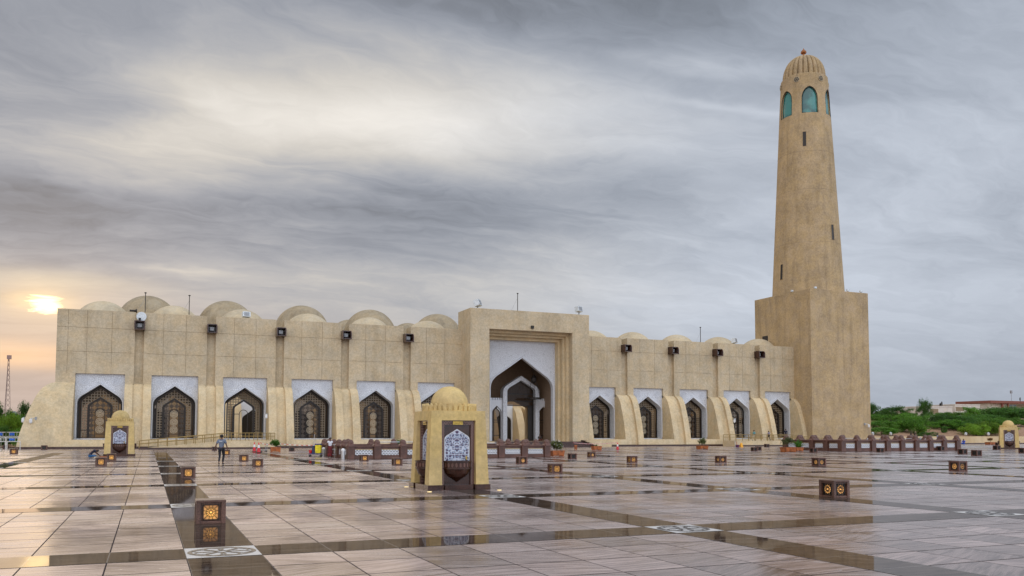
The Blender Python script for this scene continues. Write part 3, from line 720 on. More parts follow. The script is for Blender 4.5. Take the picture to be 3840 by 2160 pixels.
for k in range(6):
    a0 = wa[k]; b = MB(); hz = zw1-2.1; A = arch2(hz, 2.05)
    for (x0, z0), (x1, z1) in zip(A, A[1:]):
        q0, q1 = a0+x0*HA, a0+x1*HA; r_ = 3.75
        b.add([((rad(z0)-.3)*cos(q0), (rad(z0)-.3)*sin(q0), z0), ((rad(z1)-.3)*cos(q1), (rad(z1)-.3)*sin(q1), z1), ((rad(zw0)-.3)*cos(q1), (rad(zw0)-.3)*sin(q1), zw0), ((rad(zw0)-.3)*cos(q0), (rad(zw0)-.3)*sin(q0), zw0)], [(0, 1, 2, 3)])
    g_ = b.build('gallery_window', mgl, mina, loc=off)
    b = MB(); pts = [((rad(z)-.05)*cos(a0+x*HA*.97), (rad(z)-.05)*sin(a0+x*HA*.97), z) for x, z in [(1, zw0+.05)]+arch2(hz, 2.0)+[(-1, zw0+.05)]]
    b.tube(pts, .06, 5, closed=True); b.build('window_frame', Mt['frame'], g_)
for k in range(6):
    a0 = vdir+radians(12.3-30)+k*pi/3+radians(0); z = zc(326.5); r_ = rad(z)
    e = Vector((-sin(a0), cos(a0), 0)); n_ = Vector((cos(a0), sin(a0), 0)); c_ = n_*(r_+.0)+Vector((0, 0, z))
    def ringo(R, w_, dpt, nn=20): 
        bb.tube([c_+n_*dpt+e*R*cos(2*pi*q/nn)+Vector((0, 0, 1))*R*sin(2*pi*q/nn) for q in range(nn)], w_, 5, closed=True)
    bb = MB(); vs = [c_-n_*.02+e*.46*cos(2*pi*q/20)+Vector((0, 0, .46*sin(2*pi*q/20))) for q in range(20)]
    bb.add([tuple(q+n_*.07) for q in vs], [tuple(range(20))]); o = bb.build('round_window', Mt['frame'], mina, loc=off)
    bb = MB(); ringo(.44, .045, .06); ringo(.15, .03, .07)
    for q in range(8): 
        a = q*pi/4; bb.tube([c_+n_*.07+e*.15*cos(a)+Vector((0, 0, .15*sin(a))), c_+n_*.07+e*.42*cos(a)+Vector((0, 0, .42*sin(a)))], .025, 4)
    bb.build('window_tracery', Mt['dome'], o)
for du, v0, v1 in ((3017.5, 525.7, 578.8), (3114, 867, 922), (2939, 1002, 1058)):
    z0, z1 = zc(v1), zc(v0); zm = (z0+z1)/2; uc = proj(cxm, cym, zm)[0]; Rpx = rad(zm)*F/dist
    a0 = vdir+math.asin(max(-1, min(1, (du-uc)/Rpx))); e = Vector((-sin(a0), cos(a0), 0)); n_ = Vector((cos(a0), sin(a0), 0))
    def P3(q, z, dd): p = n_*(rad(z)+dd)+e*q; return (p.x, p.y, z)
    w_ = .29; b = MB()
    b.add([P3(-w_, z0, .03), P3(w_, z0, .03), P3(w_, z1, .03), P3(-w_, z1, .03)], [(0, 1, 2, 3)]); o = b.build('slit_window', Mt['frame'], mina, loc=off)
    b = MB(); b.tube([P3(-w_, z0, .04), P3(w_, z0, .04), P3(w_, z1, .04), P3(-w_, z1, .04)], .035, 4, closed=True); b.build('window_frame', Mt['tower'], o)
# ribbed dome: gores
za, zb = ztop-.1, zc(214); n = 24; b = MB(); NP = 12; per = 8
prof = []
for i in range(NP+1):
    f = i/NP; a = f*pi/2; r = 3.52*(cos(a)**.82); prof.append((max(r, .12), za+(zb-za)*(sin(a)**.93)))
vs = []; fs = []; tot = n*per
for r, z in prof:
    for k in range(tot):
        ph = (k % per)/per; g_ = abs(sin(pi*ph))**.45; rr = r*(.87+.13*g_); th = 2*pi*k/tot; vs.append((rr*cos(th), rr*sin(th), z))
for i in range(NP):
    for k in range(tot):
        a, c_ = i*tot+k, i*tot+(k+1) % tot; fs.append((a, c_, c_+tot, a+tot))
fs.append(tuple(range(NP*tot, NP*tot+tot)))
b.add(vs, fs); o = b.build('ribbed_dome', Mt['tower'], mina, loc=off)
b = MB(); zf = zb-.1; b.lathe([(.5, zf), (.5, zf+.12), (.18, zf+.2), (.2, zf+.6), (.45, zf+.72), (.5, zf+.9), (.38, zf+1.15), (.12, zf+1.4), (.02, zf+1.65)], 14)
b.build('finial', plain('copper_finial', (.32, .12, .04), .4, .7), mina, True, loc=off)
# little floodlights on the block's parapet
for x, y in ((-4.6, -TYW/2+.4), (TXW/2-4, -TYW/2+.3), (-TXW/2+.3, -2.3), (-TXW/2+.3, 1.0), (TXW/2-1.2, -TYW/2+.3)):
    o = thing('floodlight', None, None, (mina.location.x+x, mina.location.y+y, TH)); MB().box(-.22, .22, -.12, .12, .12, .42).build('housing', Mt['lamphead'], o, bevel=.03); MB().box(-.05, .05, -.05, .05, 0, .13).build('bracket', Mt['grey'], o)
    tag(o, 'small white floodlight lying on the parapet of the minaret block', 'floodlight', 'small floodlights on the minaret block')
# window hole on the block's side
MB().box(-TXW/2-.02, -TXW/2+.2, TYW/2-3.3, TYW/2-1.9, 17.3, 18.4).build('side_opening', Mt['frame'], mina)
# ================================================================ FLOOR LANTERNS
def emit_mat(name, c, s, dim=.35):
    m, t = mat(name); P = t.sep(t.obj); zz_ = t.math('SUBTRACT', P[2], .2)
    q = t.math('SUBTRACT', t.math('ADD', t.math('MULTIPLY', P[0], P[0]), t.math('MULTIPLY', P[1], P[1])), .046)
    n = t.math('SUBTRACT', 1, t.math('MULTIPLY', t.math('SQRT', t.math('MAXIMUM', t.math('ADD', q, t.math('MULTIPLY', zz_, zz_)), 0)), 5.2))
    n = t.math('ADD', n, t.math('MULTIPLY', t.math('SUBTRACT', t.noise(t.obj, 9, 2), .5), .5))
    t.put(t.p.inputs['Base Color'], (.25, .2, .12)); t.put(t.p.inputs['Emission Color'], t.mix(t.ramp(n, (.15, .95, 0, 1)), tuple(x*dim for x in (c[0], c[1]*.75, c[2]*.5)), (c[0]*1.2, c[1]*1.35, c[2]*2.4))); t.p.inputs['Emission Strength'].default_value = s
    return m
GL = {'bright': emit_mat('amber_glass_lit', (1.0, .44, .05), 1.35, .22), 'dim': emit_mat('amber_glass_dim', (1.0, .43, .07), 1.6, .10), 'off': plain('amber_glass_off', (.05, .055, .05), .3)}
def make_lantern(kind, patina):
    root = thing('floor_lantern', None, None); g = Mt[patina]
    s, h = .27, .45; b = MB(); w = .085
    for x in (-1, 1):
        for y in (-1, 1): b.box(*sorted((x*s, x*(s-w))), *sorted((y*s, y*(s-w))), .0, h-.05)
    b.box(-s, s, -s, s, h-.05, h); b.box(-s+.02, s-.02, -s+.02, s-.02, .0, .05); b.box(-s+.07, s-.07, -s+.07, s-.07, .05, h-.05)
    b.build('body', g, root, bevel=.008)
    b = MB()
    for a in range(4):
        b.T = Matrix.Rotation(a*pi/2, 4, 'Z')
        for k in range(9): b.box(-.17+k*.0385, -.145+k*.0385, -s+.01, -s+.045, h-.085, h-.055)
    b.build('dentil_course', g, root)
    gh = .14; cz = .215
    for a in range(4):
        R = Matrix.Rotation(a*pi/2, 4, 'Z')
        b = MB(); b.T = R; y = -s+.055; b.add([(-gh, y, cz-gh), (gh, y, cz-gh), (gh, y, cz+gh), (-gh, y, cz+gh)], [(0, 1, 2, 3)])
        p = b.build('glass_panel', GL[kind], root, fix=False)
        b = MB(); b.T = R; y1 = y-.004; y0 = y-.018
        def rib(P, w_=.0065, closed=False):
            n = len(P); A = []; Bq = []
            for i in range(n):
                p_ = P[(i-1) % n] if (i or closed) else P[i]; q_ = P[(i+1) % n] if (i < n-1 or closed) else P[i]
                dx, dz = q_[0]-p_[0], q_[1]-p_[1]; L = hypot(dx, dz) or 1; A.append((P[i][0]-dz/L*w_, P[i][1]+dx/L*w_)); Bq.append((P[i][0]+dz/L*w_, P[i][1]-dx/L*w_))
            b.strip(A, Bq, y0, y1, closed)
        rib([(-gh, cz-gh), (gh, cz-gh), (gh, cz+gh), (-gh, cz+gh)], .013, True)
        if kind == 'bright': rib([((.105 if q % 2 == 0 else .062)*cos(q*pi/12), cz+(.105 if q % 2 == 0 else .062)*sin(q*pi/12)) for q in range(24)], .0085, True)
        else: rib([(.125*cos(q*pi/10), cz+.125*sin(q*pi/10)) for q in range(20)], .012, True); rib([(.07*cos(q*pi/8), cz+.07*sin(q*pi/8)) for q in range(16)], .006, True)
        for q in range(12):
            an = q*pi/6+pi/12; rib([(.02*cos(an), cz+.02*sin(an)), (.145*cos(an)/max(abs(cos(an)), abs(sin(an)))*.93, cz+.145*sin(an)/max(abs(cos(an)), abs(sin(an)))*.93)], .0065)
        if kind != 'bright':
            for sx in (-1, 1):
                for sz in (-1, 1): b.strip([(sx*.14, cz+sz*.14), (sx*.14, cz+sz*.03)], [(sx*.07, cz+sz*.14), (sx*.135, cz+sz*.03)], y0, y1)
        b.build('star_grille', Mt['frame'], p)
    return root
LN = [  # u, v at the foot, height px, kind, label
 (787,1963,88,'bright','largest glowing lantern cube on the dark band, nearest to the viewer'),
 (705,1793,42,'bright','glowing lantern cube on the dark band behind the nearest one'),
 (379,1747.5,32,'bright','glowing lantern cube in front of the left fountain, lower of the pair'),
 (418,1728,27,'bright','glowing lantern cube against the left fountain, upper right of the pair'),
 (52,1703,21,'bright','glowing lantern cube at the far left edge of the plaza'),
 (21,1684,15,'off','unlit lantern cube beside the white barriers at the far left'),
 (166,1687,17,'off','unlit lantern cube against the plinth of the left corner buttress'),
 (914,1731,26,'bright','glowing lantern cube right of the walking man, farther of two'),
 (966,1751,30,'bright','glowing lantern cube right of the walking man, nearer of two'),
 (849,1706.5,20,'bright','glowing lantern cube just behind the right hand of the walking man'),
 (804,1690,15,'off','unlit lantern cube against the ramp wall left of the walking man'),
 (1094,1692.5,16,'off','unlit lantern cube on the plinth line right of the round bush planter'),
 (1365,1730,25,'bright','glowing lantern cube in front of the balustrade, left of the large fountain'),
 (1489,1745.5,28,'bright','glowing lantern cube nearest to the large fountain on its left'),
 (1956,1740,28,'dim','half lit lantern cube below the last balustrade post before the steps'),
 (2081,1775,36,'bright','glowing lantern cube showing two faces, nearest right of the large fountain'),
 (2146,1722,21,'off','unlit lantern cube right of the flowering planter by the steps'),
 (2218,1715,19,'dim','faintly lit lantern cube in front of the planter with the small agave'),
 (2370,1735,25,'bright','glowing lantern cube below the single traffic cone on the right'),
 (2703,1735.5,26,'dim','lantern cube with two small lit faces below the olive bush planter'),
 (2828,1692,15,'off','unlit lantern cube in front of the right ramp, nearer of a close pair'),
 (2844,1689,14,'off','unlit lantern cube partly hidden behind its twin before the right ramp'),
 (2875.5,1677,12,'off','small unlit lantern cube touching the wall of the right ramp'),
 (3051,1696.5,17,'off','unlit lantern cube in front of the left run of the right balustrade'),
 (3071,1747.5,31,'dim','half lit two faced lantern cube below the middle of the right balustrade'),
 (3129,1866,65,'dim','large brown lantern cube showing two faces, nearest on the right half'),
 (3301,1696.5,17,'off','unlit lantern cube in front of the middle of the long right balustrade'),
 (3528,1690,17,'off','unlit lantern cube in front of the last bays of the right balustrade'),
 (3593,1767,38,'dim','half lit two faced lantern cube on open paving at the right'),
 (3610,1703.5,20,'off','unlit lantern cube right of the balustrade end, left of a close pair'),
 (3662,1709.5,22,'off','unlit lantern cube right of the balustrade end, right of a close pair'),
 (3645,1665,10,'off','small unlit lantern cube near the seated figure in blue'),
 (3738,1686.5,16,'off','unlit lantern cube before the rust planter, nearer of an overlapping pair'),
 (3742,1670,11,'off','unlit lantern cube partly hidden, below the rust coloured planter'),
 (3838,1697,20,'off','unlit lantern cube cut by the right edge below the right fountain')]
protos = {}
for i, (u, v, hp, kind, lab) in enumerate(LN):
    pat = 'granite' if u < 1900 or hp > 60 else 'pinkgranite'
    key = (kind, pat)
    p = gnd(u, v); d_ = proj(p.x, p.y, 0)[2]; size = hp*d_/F/.45
    if size > 1.15:
        f = (1.12/size)**.6; p = Vector((p.x*f, p.y*f, 0)); size = min(1.25, hp*d_*f/F/.45)
    size = max(.9, size)
    if key not in protos: o = protos[key] = make_lantern(kind, pat)
    else: o = copy_tree(protos[key])
    fwdir = Vector((p.x, p.y, 0)).normalized()*.2*size
    o.location = p+fwdir; o.scale = (size,)*3
    tag(o, lab, 'lantern', 'granite lantern cubes on the plaza floor')
# ================================================================ FOUNTAIN KIOSKS
mt, t = mat('mosaic_tiles'); P = t.sep(t.obj)
vq = t.new('ShaderNodeTexVoronoi', feature='DISTANCE_TO_EDGE'); px = t.math('ABSOLUTE', P[0])
t.put(vq.inputs['Vector'], t.comb(t.math('MULTIPLY', px, 10.5), t.math('MULTIPLY', P[2], 10.5), 0)); vq.inputs['Scale'].default_value = 1.0; vq.inputs['Randomness'].default_value = .55
e_ = t.math('LESS_THAN', vq.outputs[0], .085)
v2 = t.new('ShaderNodeTexVoronoi'); t.put(v2.inputs['Vector'], t.comb(t.math('MULTIPLY', px, 10.5), t.math('MULTIPLY', P[2], 10.5), 0)); v2.inputs['Randomness'].default_value = .55
ce = t.math('LESS_THAN', v2.outputs['Distance'], .17)
cc = t.mix(t.sep(v2.outputs['Color'])[0], (.025, .022, .085), (.11, .045, .085)); cc = t.mix(t.math('GREATER_THAN', t.sep(v2.outputs['Color'])[1], .78), cc, (.42, .58, .75))
cc = t.mix(ce, cc, (.02, .015, .05)); cc = t.mix(e_, cc, (.54, .58, .68)); t.put(t.p.inputs['Base Color'], cc); t.p.inputs['Roughness'].default_value = .15
Mt['tiles'] = mt
mi, t = mat('inlaid_granite_border'); P = t.sep(t.obj)
q1 = t.math('PINGPONG', t.math('MULTIPLY', t.math('ADD', P[0], P[2]), 11), .5); q2 = t.math('PINGPONG', t.math('MULTIPLY', t.math('SUBTRACT', P[0], P[2]), 11), .5)
f = t.math('LESS_THAN', t.math('MINIMUM', q1, q2), .10); t.put(t.p.inputs['Base Color'], t.mix(f, (.21, .12, .10), (.04, .017, .012))); t.p.inputs['Roughness'].default_value = .25
Mt['inlay'] = mi
Mt['brassplate'] = plain('brass_plate', (.62, .42, .08), .35, .5)
def arabic(text, size, parent, y, z, m):
    cu = bpy.data.curves.new('inscription', 'FONT'); cu.body = text; cu.align_x = 'CENTER'; cu.align_y = 'CENTER'; cu.size = size; cu.extrude = .001
    o = bpy.data.objects.new('inscription', cu); C.objects.link(o); dg = bpy.context.evaluated_depsgraph_get()
    me = bpy.data.meshes.new_from_object(o.evaluated_get(dg)); bpy.data.objects.remove(o)
    n = bpy.data.objects.new('inscription', me); C.objects.link(n); me.materials.clear(); me.materials.append(m)
    n.rotation_euler = (pi/2, 0, 0); n.location = (0, y, z); n.parent = parent; return n
# basmala in joined presentation forms, laid out left to right in visual order
BAS = "\uFEE2\uFEF4\uFEA3\uFEAE\uFEDF\uFE8D \uFEE6\uFEE4\uFEA3\uFEAE\uFEDF\uFE8D \uFDF2 \uFEE2\uFEB4\uFE91"
def make_kiosk():
    root = thing('fountain', None, None); S0, S1, HH = 1.02, .915, 2.53
    hs = lambda z: S0+(S1-S0)*z/HH
    b = MB(); zn = 2.22; a = .575; pz = .17; dp = .15
    for r in range(4):
        b.T = Matrix.Rotation(r*pi/2, 4, 'Z')
        def q(x, z, d=0): return (x, -hs(z)+d, z)
        for s in (-1, 1):
            b.add([(s*hs(pz), -hs(pz), pz), (s*a, -hs(pz), pz), (s*a, -hs(zn), zn), (s*hs(zn), -hs(zn), zn)], [(0, 1, 2, 3)])
            b.add([(s*a, -hs(pz), pz), (s*a, -hs(zn), zn), (s*a, -hs(zn)+dp+.1, zn), (s*a, -hs(pz)+dp+.2, pz)], [(0, 1, 2, 3)])
        b.add([(-hs(zn), -hs(zn), zn), (-a, -hs(zn), zn), (a, -hs(zn), zn), (hs(zn), -hs(zn), zn), (hs(HH), -hs(HH), HH), (-hs(HH), -hs(HH), HH)], [(0, 1, 2, 3, 4, 5)])
        b.add([(-a, -hs(zn), zn), (a, -hs(zn), zn), (a, -hs(zn)+dp+.1, zn), (-a, -hs(zn)+dp+.1, zn)], [(0, 1, 2, 3)])
    b.T = Matrix(); b.add([(-S1, -S1, HH), (S1, -S1, HH), (S1, S1, HH), (-S1, S1, HH)], [(0, 1, 2, 3)])
    b.build('body', Mt['kiosk'], root)
    b = MB()
    for r in range(4):
        b.T = Matrix.Rotation(r*pi/2, 4, 'Z')
        for x0, x1 in ((-S0-.035, -a+.04), (a-.04, S0+.035)):
            if x0 < 0: b.box(x0, x1, -S0-.035, -S0+.45, 0, pz)
            else: b.box(x0, x1-.49, -S0-.035, -S0+.45, 0, pz)
        b.box(-a+.1, a-.1, -S0-.0, -S0+.3, 0, .16)
    b.T = Matrix(); b.build('plinth', Mt['darkgranite'], root, bevel=.006)
    b = MB(); zc_ = HH
    b.lathe([(.90, zc_), (.90, zc_+.03), (.66, zc_+.03), (.64, zc_+.24), (.64, zc_+.25), (.60, zc_+.25)], 8)
    n = 32
    for k in range(n):
        an = 2*pi*(k+.5)/n; b.T = Matrix.Rotation(an, 4, 'Z')
        r = .84/max(abs(cos(((an+pi/8) % (pi/4))-pi/8)), .9)*1.0
        b.prism([(-.052, zc_), (.052, zc_), (.052, zc_+.17), (0, zc_+.245), (-.052, zc_+.17)], -r-.02, -r+.05, 'y')
    b.T = Matrix(); b.build('crown', Mt['kiosk'], root)
    b = MB(); R = .615; b.lathe([(R*cos(k*pi/32), HH+.23+R*.98*sin(k*pi/32)) for k in range(16)]+[(.01, HH+.23+R*.98)], 40); b.build('dome', Mt['kiosk'], root, True)
    for r in range(4):
        R_ = r*pi/2
        e = bpy.data.objects.new('niche', None); C.objects.link(e); e.parent = root; e.rotation_euler.z = R_
        yb = -S1+.16; bw = .12
        b = MB(); y = yb-.08
        b.box(-a+.0, -a+bw, y, yb+.12, .0, zn-.005); b.box(a-bw, a-.0, y, yb+.12, .0, zn-.005); b.box(-a+bw, a-bw, y, yb+.12, zn-bw-.02, zn-.006)
        b.build('inlaid_border', Mt['inlay'], e)
        b = MB(); b.box(-a+bw, a-bw, yb, yb+.05, 0, zn-bw-.02); b.build('granite_back', Mt['darkgranite'], e)
        b = MB(); A = arch_pts(.415, 1.60, .33, 0, .93); b.add([(x, yb-.012, z) for x, z in A], [tuple(range(len(A)))]); b.build('tile_panel', Mt['tiles'], e, fix=False)
        b = MB(); b.strip(arch_pts(.40, 1.60, .318, 0, .93), arch_pts(.43, 1.60, .345, 0, .93), yb-.022, yb-.002); b.build('tile_border', Mt['whiteplain'], e)
        b = MB(); W_ = .46
        def half(r0, z0, r1, z1, n=14):
            vs = [(r0*1.0*cos(pi+pi*k/n), yb+r0*.80*sin(pi+pi*k/n), z0) for k in range(n+1)]+[(r1*cos(pi+pi*k/n), yb+r1*.80*sin(pi+pi*k/n), z1) for k in range(n+1)]
            b.add(vs, [(k, k+1, n+2+k, n+1+k) for k in range(n)])
        half(.50, .92, .50, .89); half(.50, .92, .44, .92); half(.44, .92, .40, .80); half(.50, .89, .465, .885)
        for z0, r0, z1, r1 in ((.885, .465, .70, .46), (.70, .46, .695, .49), (.695, .49, .665, .49), (.665, .49, .66, .44), (.66, .44, .52, .385), (.52, .385, .42, .29), (.42, .29, .34, .15), (.34, .15, .24, .01)): half(r0, z0, r1, z1)
        bs = b.build('basin', Mt['darkgranite'], e, True)
        b = MB()
        for k in range(11):
            an = pi+pi*(k+.5)/11; c_ = Vector((.472*cos(an), yb+.472*.80*sin(an), .792)); tn = Vector((-sin(an), cos(an)*.8, 0)).normalized()
            b.add([tuple(c_+tn*.038*cos(q*pi/6)+Vector((0, 0, .072*sin(q*pi/6)))) for q in range(12)], [tuple(range(12))])
        b.build('oval_relief', Mt['pinkgranite'], bs)
        for x in (.30,): 
            b = MB(); b.tube([(x, yb, 1.0), (x, yb-.10, 1.0), (x, yb-.13, .95)], .016); b.lathe([(.02, .99), (.03, 1.03), (.01, 1.08)], 8, x, yb-.08); b.build('brass_tap', Mt['brassplate'], e)
        b = MB(); b.box(-.17, .17, y-.02, y-.002, zn-.135, zn-.03); pl = b.build('name_plate', Mt['brassplate'], e)
        arabic(BAS, .075, pl, y-.022, zn-.082, Mt['frame'])
        if r not in (0, 3): 
            pass
    return root
kp = gnd(1604, 1841); k1 = make_kiosk(); k1.location = (kp.x+1.06, kp.y+1.05, 0)
tag(k1, 'large golden fountain kiosk with small dome in the middle of the wet plaza', 'fountain', 'domed drinking fountains on the plaza')
k2 = copy_tree(k1); q = gnd(388, 1712); sc_ = 132*proj(q.x, q.y, 0)[2]/F/2.53; k2.scale = (sc_,)*3; k2.location = (gnd(388, 1712).x+1.02*sc_, q.y+1.02*sc_, 0); tag(k2, 'small domed fountain kiosk at the left beside the crouching man')
k3 = copy_tree(k1); q = gnd(3769, 1676)*.86; sc_ = 81*proj(q.x, q.y, 0)[2]/F/2.53; k3.scale = (sc_,)*3; k3.location = (q.x+.9*sc_, q.y+.2, 0); k3.rotation_euler.z = -radians(49); tag(k3, 'domed fountain kiosk cut by the right edge, in front of the green trees')
# drain spots set in the floor
for i, (u, v, s_) in enumerate(((1521, 1826, 'left of the large fountain'), (1607, 1844, 'in front of the corner of the large fountain'), (1868, 1838, 'right of the large fountain'))):
    b = MB(); b.cyl(0, 0, .0, .014, .075, .07, 16); p = gnd(u, v); o = b.build('floor_spotlight', plain('spot_brass', (.6, .5, .25), .3, .6, emis=(1, .75, .35), es=.8) if i == 0 else bpy.data.materials['spot_brass']); o.location = (p.x, p.y-.1, .004); tag(o, 'small round brass spotlight in the paving '+s_, 'spotlight', 'floor spotlights round the fountain')
# ================================================================ STAIRWELL BALUSTRADES
mpn, t = mat('white_fret_panel'); P = t.sep(t.obj); hx = t.math('ADD', P[0], P[1])
br = t.new('ShaderNodeTexBrick'); t.put(br.inputs['Vector'], t.comb(hx, P[2], 0)); br.inputs['Scale'].default_value = 1; br.inputs['Brick Width'].default_value = .20; br.inputs['Row Height'].default_value = .105
br.inputs['Mortar Size'].default_value = .028; br.inputs['Mortar Smooth'].default_value = 0
t.put(t.p.inputs['Base Color'], t.mix(br.outputs['Fac'], (.07, .055, .055), (.70, .72, .76))); Mt['fret'] = mpn
def post_mesh():
    b = MB(); w = .23
    b.box(-w, w, -w, w, 0, .86)
    for ax in ('y', 'x'):
        for s in (-1, 1):
            pass
        b.prism([(-w-.07, .80), (w+.07, .80), (w+.06, .90), (w-.02, .96), (.19, 1.04), (-.19, 1.04), (-w+.02, .96), (-w-.06, .90)], -.2 if ax == 'y' else -.19, .2 if ax == 'y' else .19, ax)
    b.lathe([(.21, 1.02), (.21, 1.06)]+[(.215*cos(a*pi/14), 1.07+.215*sin(a*pi/14)) for a in range(0, 7)]+[(.01, 1.285)], 16)
    return b
def balustrade(x0, y0, nx, ny, sp, sc_, label, skip=()):
    root = thing('balustrade', label, 'balustrade', (x0, y0, 0)); root.scale = (sc_,)*3; s = sp/sc_
    pts = [(i*s, 0, 'x') for i in range(nx+1)]+[(nx*s, j*s, 'y') for j in range(1, ny+1)]+[(i*s, ny*s, 'x') for i in range(nx-1, -1, -1)]+[(0, j*s, 'y') for j in range(ny-1, 0, -1)]
    po = None
    for x, y, _ in pts:
        if po is None: po = post_mesh().build('post', Mt['pinkgranite'], root, bevel=.02); o = po
        else: o = po.copy(); C.objects.link(o); o.parent = root
        o.location = (x, y, 0)
    ra = pa = None
    L = s-.46
    for i in range(len(pts)):
        (xa, ya, _), (xb, yb, _) = pts[i], pts[(i+1) % len(pts)]
        if i in skip: continue
        cx, cy = (xa+xb)/2, (ya+yb)/2; rz = 0 if abs(ya-yb) < .01 else pi/2
        if ra is None:
            b = MB(); b.box(-L/2, L/2, -.15, .15, .78, .88); b.box(-L/2, L/2, -.10, .10, 0, .24); b.box(-L/2, L/2, -.07, .07, .64, .78); b.box(-L/2, -L/2+.08, -.09, .09, .24, .64); b.box(L/2-.08, L/2, -.09, .09, .24, .64)
            ra = b.build('rail', Mt['pinkgranite'], root, bevel=.012); r_ = ra
            b = MB(); b.box(-L/2+.08, L/2-.08, -.06, .06, .24, .64); pa = b.build('fret_panel', Mt['fret'], ra); b = MB(); b.box(-L/2+.08, L/2-.08, -.066, .066, .615, .636); pb = b.build('brass_strip', Mt['brassplate'], ra)
        else: r_ = copy_tree(ra, root)
        r_.location = (cx, cy, 0); r_.rotation_euler.z = rz
    return root
EX, EY, ESP = gnd(1312, 1721.5).x, 59.3, 0
ex1 = onY(2049, 1718, EY).x; ESP = (ex1-EX)/8
balustrade(EX, EY, 8, 5, ESP, 1.06, 'long brown granite balustrade with white fret panels behind the large fountain')
RX = gnd(3157, 1692.6); RSP = 2.05
balustrade(RX.x, RX.y, 8, 4, (onY(3588, 1681, RX.y).x-RX.x)/8, 1.34, 'brown granite balustrade with domed posts in front of the right garden wall')
def stair_rails(x, y, xs, label):
    root = thing('handrail', label, 'handrail', (x, y, 0))
    for i, (a, L, h) in enumerate(xs):
        b = MB(); b.tube([(a, 0, .3), (a+.5, 0, h), (a+L, 0, h), (a+L, 0, .2)], .032, 6); b.tube([(a+.35, 0, h-.35), (a+L, 0, h-.35)], .02, 6); b.tube([(a+.5, 0, h), (a+.5, 0, 0)], .025, 6); b.build('rail', Mt['steel'], root)
    return root
stair_rails(EX+2, EY+3, [(.2, 4.6, 1.15), (5.2, 5.0, 1.05)], 'steel stair handrails showing above the left balustrade')
stair_rails(RX.x+3.2, RX.y+3.5, [(0, 3.0, 1.35), (3.5, 2.4, 1.35), (9.2, 2.6, 1.3), (12.4, 3.4, 1.3)], 'steel stair handrails showing above the right balustrade')
# ================================================================ RAMPS WITH BRASS RAILS
def ramp(label, pts, yf, depth, post_n, posts_dense=None):
    """pts: (x, floor z) along the front; a wall below, brass rail above"""
    root = thing('ramp', label, 'ramp')
    b = MB(); b.prism([(pts[0][0], 0)]+[(x, z) for x, z in pts]+[(pts[-1][0], 0)], yf, yf+depth, 'y'); b.build('ramp_wall', Mt['batter'], root)
    b = MB(); b.box(min(pts[0][0], pts[-1][0]), max(pts[0][0], pts[-1][0]), yf-.05, yf-.003, 0, .2); b.build('plinth', Mt['plinth'], root)
    def zf(x):
        for (x0, z0), (x1, z1) in zip(pts, pts[1:]):
            if min(x0, x1) <= x <= max(x0, x1) and x0 != x1: return z0+(z1-z0)*(x-x0)/(x1-x0)
        return pts[-1][1]
    for yy, nm in ((yf+.12, 'front_rail'), (yf+depth-.15, 'rear_rail')):
        b = MB()
        for h, r in ((.88, .045), (.52, .038)): b.tube([(x, yy, z+h) for x, z in pts if z > .02 or True], r, 6)
        for k in range(post_n+1):
            x = pts[0][0]+(pts[-1][0]-pts[0][0])*k/post_n; z = zf(x); b.tube([(x, yy, z), (x, yy, z+.88)], .042, 6)
        b.build(nm, Mt['brass'], root)
    return root
RY = 101.0
xa, xb, xc = onY(522, 1660, RY).x, onY(858, 1650, RY).x, onY(1031, 1650, RY).x
r1_ = ramp('ramp with brass handrails at the left, rising to the third window', [(xa, .06), (xb, .93), (xc, .93)], RY, 4.2, 15)
b = MB(); x0 = onY(1003, 1650, RY).x
for k in range(9): x = x0+(xc-x0)*k/8; b.tube([(x, RY+.12, .93), (x, RY+.12, 1.8)], .022, 5)
b.build('end_balusters', Mt['brass'], r1_)
b = MB(); b.tube([(xa, RY+.12, .94), (xa-.16, RY+.12, .88), (xa-.22, RY+.12, .76), (xa-.16, RY+.12, .62), (xa, RY+.12, .58)], .03, 6); b.build('rail_loop', Mt['brass'], r1_)
xa, xb, xc = onY(2762, 1660, RY).x, onY(2968, 1650, RY).x, onY(3128, 1650, RY).x
ramp('ramp with brass handrails at the right, sloping down towards the minaret block', [(xa, .82), (xb, .82), (xc, .10)], RY, 3.2, 16)
# ================================================================ SMALL THINGS ON THE PLAZA
mc = plain('cone_red', (.62, .03, .04), .5, var=.1); mw = plain('reflective_white', (.72, .72, .72), .4, var=.05)
def cone(u, v, hpx, label):
    p = gnd(u, v); d_ = proj(p.x, p.y, 0)[2]; h = hpx*d_/F; root = thing('traffic_cone', label, 'traffic cone', p, 0, 'red and white traffic cones'); k = h/.9
    root.scale = (k, k, k)
    MB().box(-.22, .22, -.22, .22, 0, .035).build('base', Mt['black'], root, bevel=.01)
    MB().lathe([(.165, .035), (.11, .42)], 16).build('lower_cone', mc, root, True); MB().lathe([(.11, .42), (.072, .68)], 16).build('white_sleeve', mw, root, True); MB().lathe([(.072, .68), (.035, .88), (.02, .90)], 16).build('cone_tip', mc, root, True)
cone(953.5, 1693, 35, 'red and white traffic cone left of the hand trolley, farther of two')
cone(970, 1697, 38, 'red and white traffic cone left of the hand trolley, nearer of two')
cone(2316, 1687, 28, 'lone traffic cone standing before the right wing of the mosque')
cone(1287, 1708, 36, 'red topped cone half hidden behind the right steel bollard')
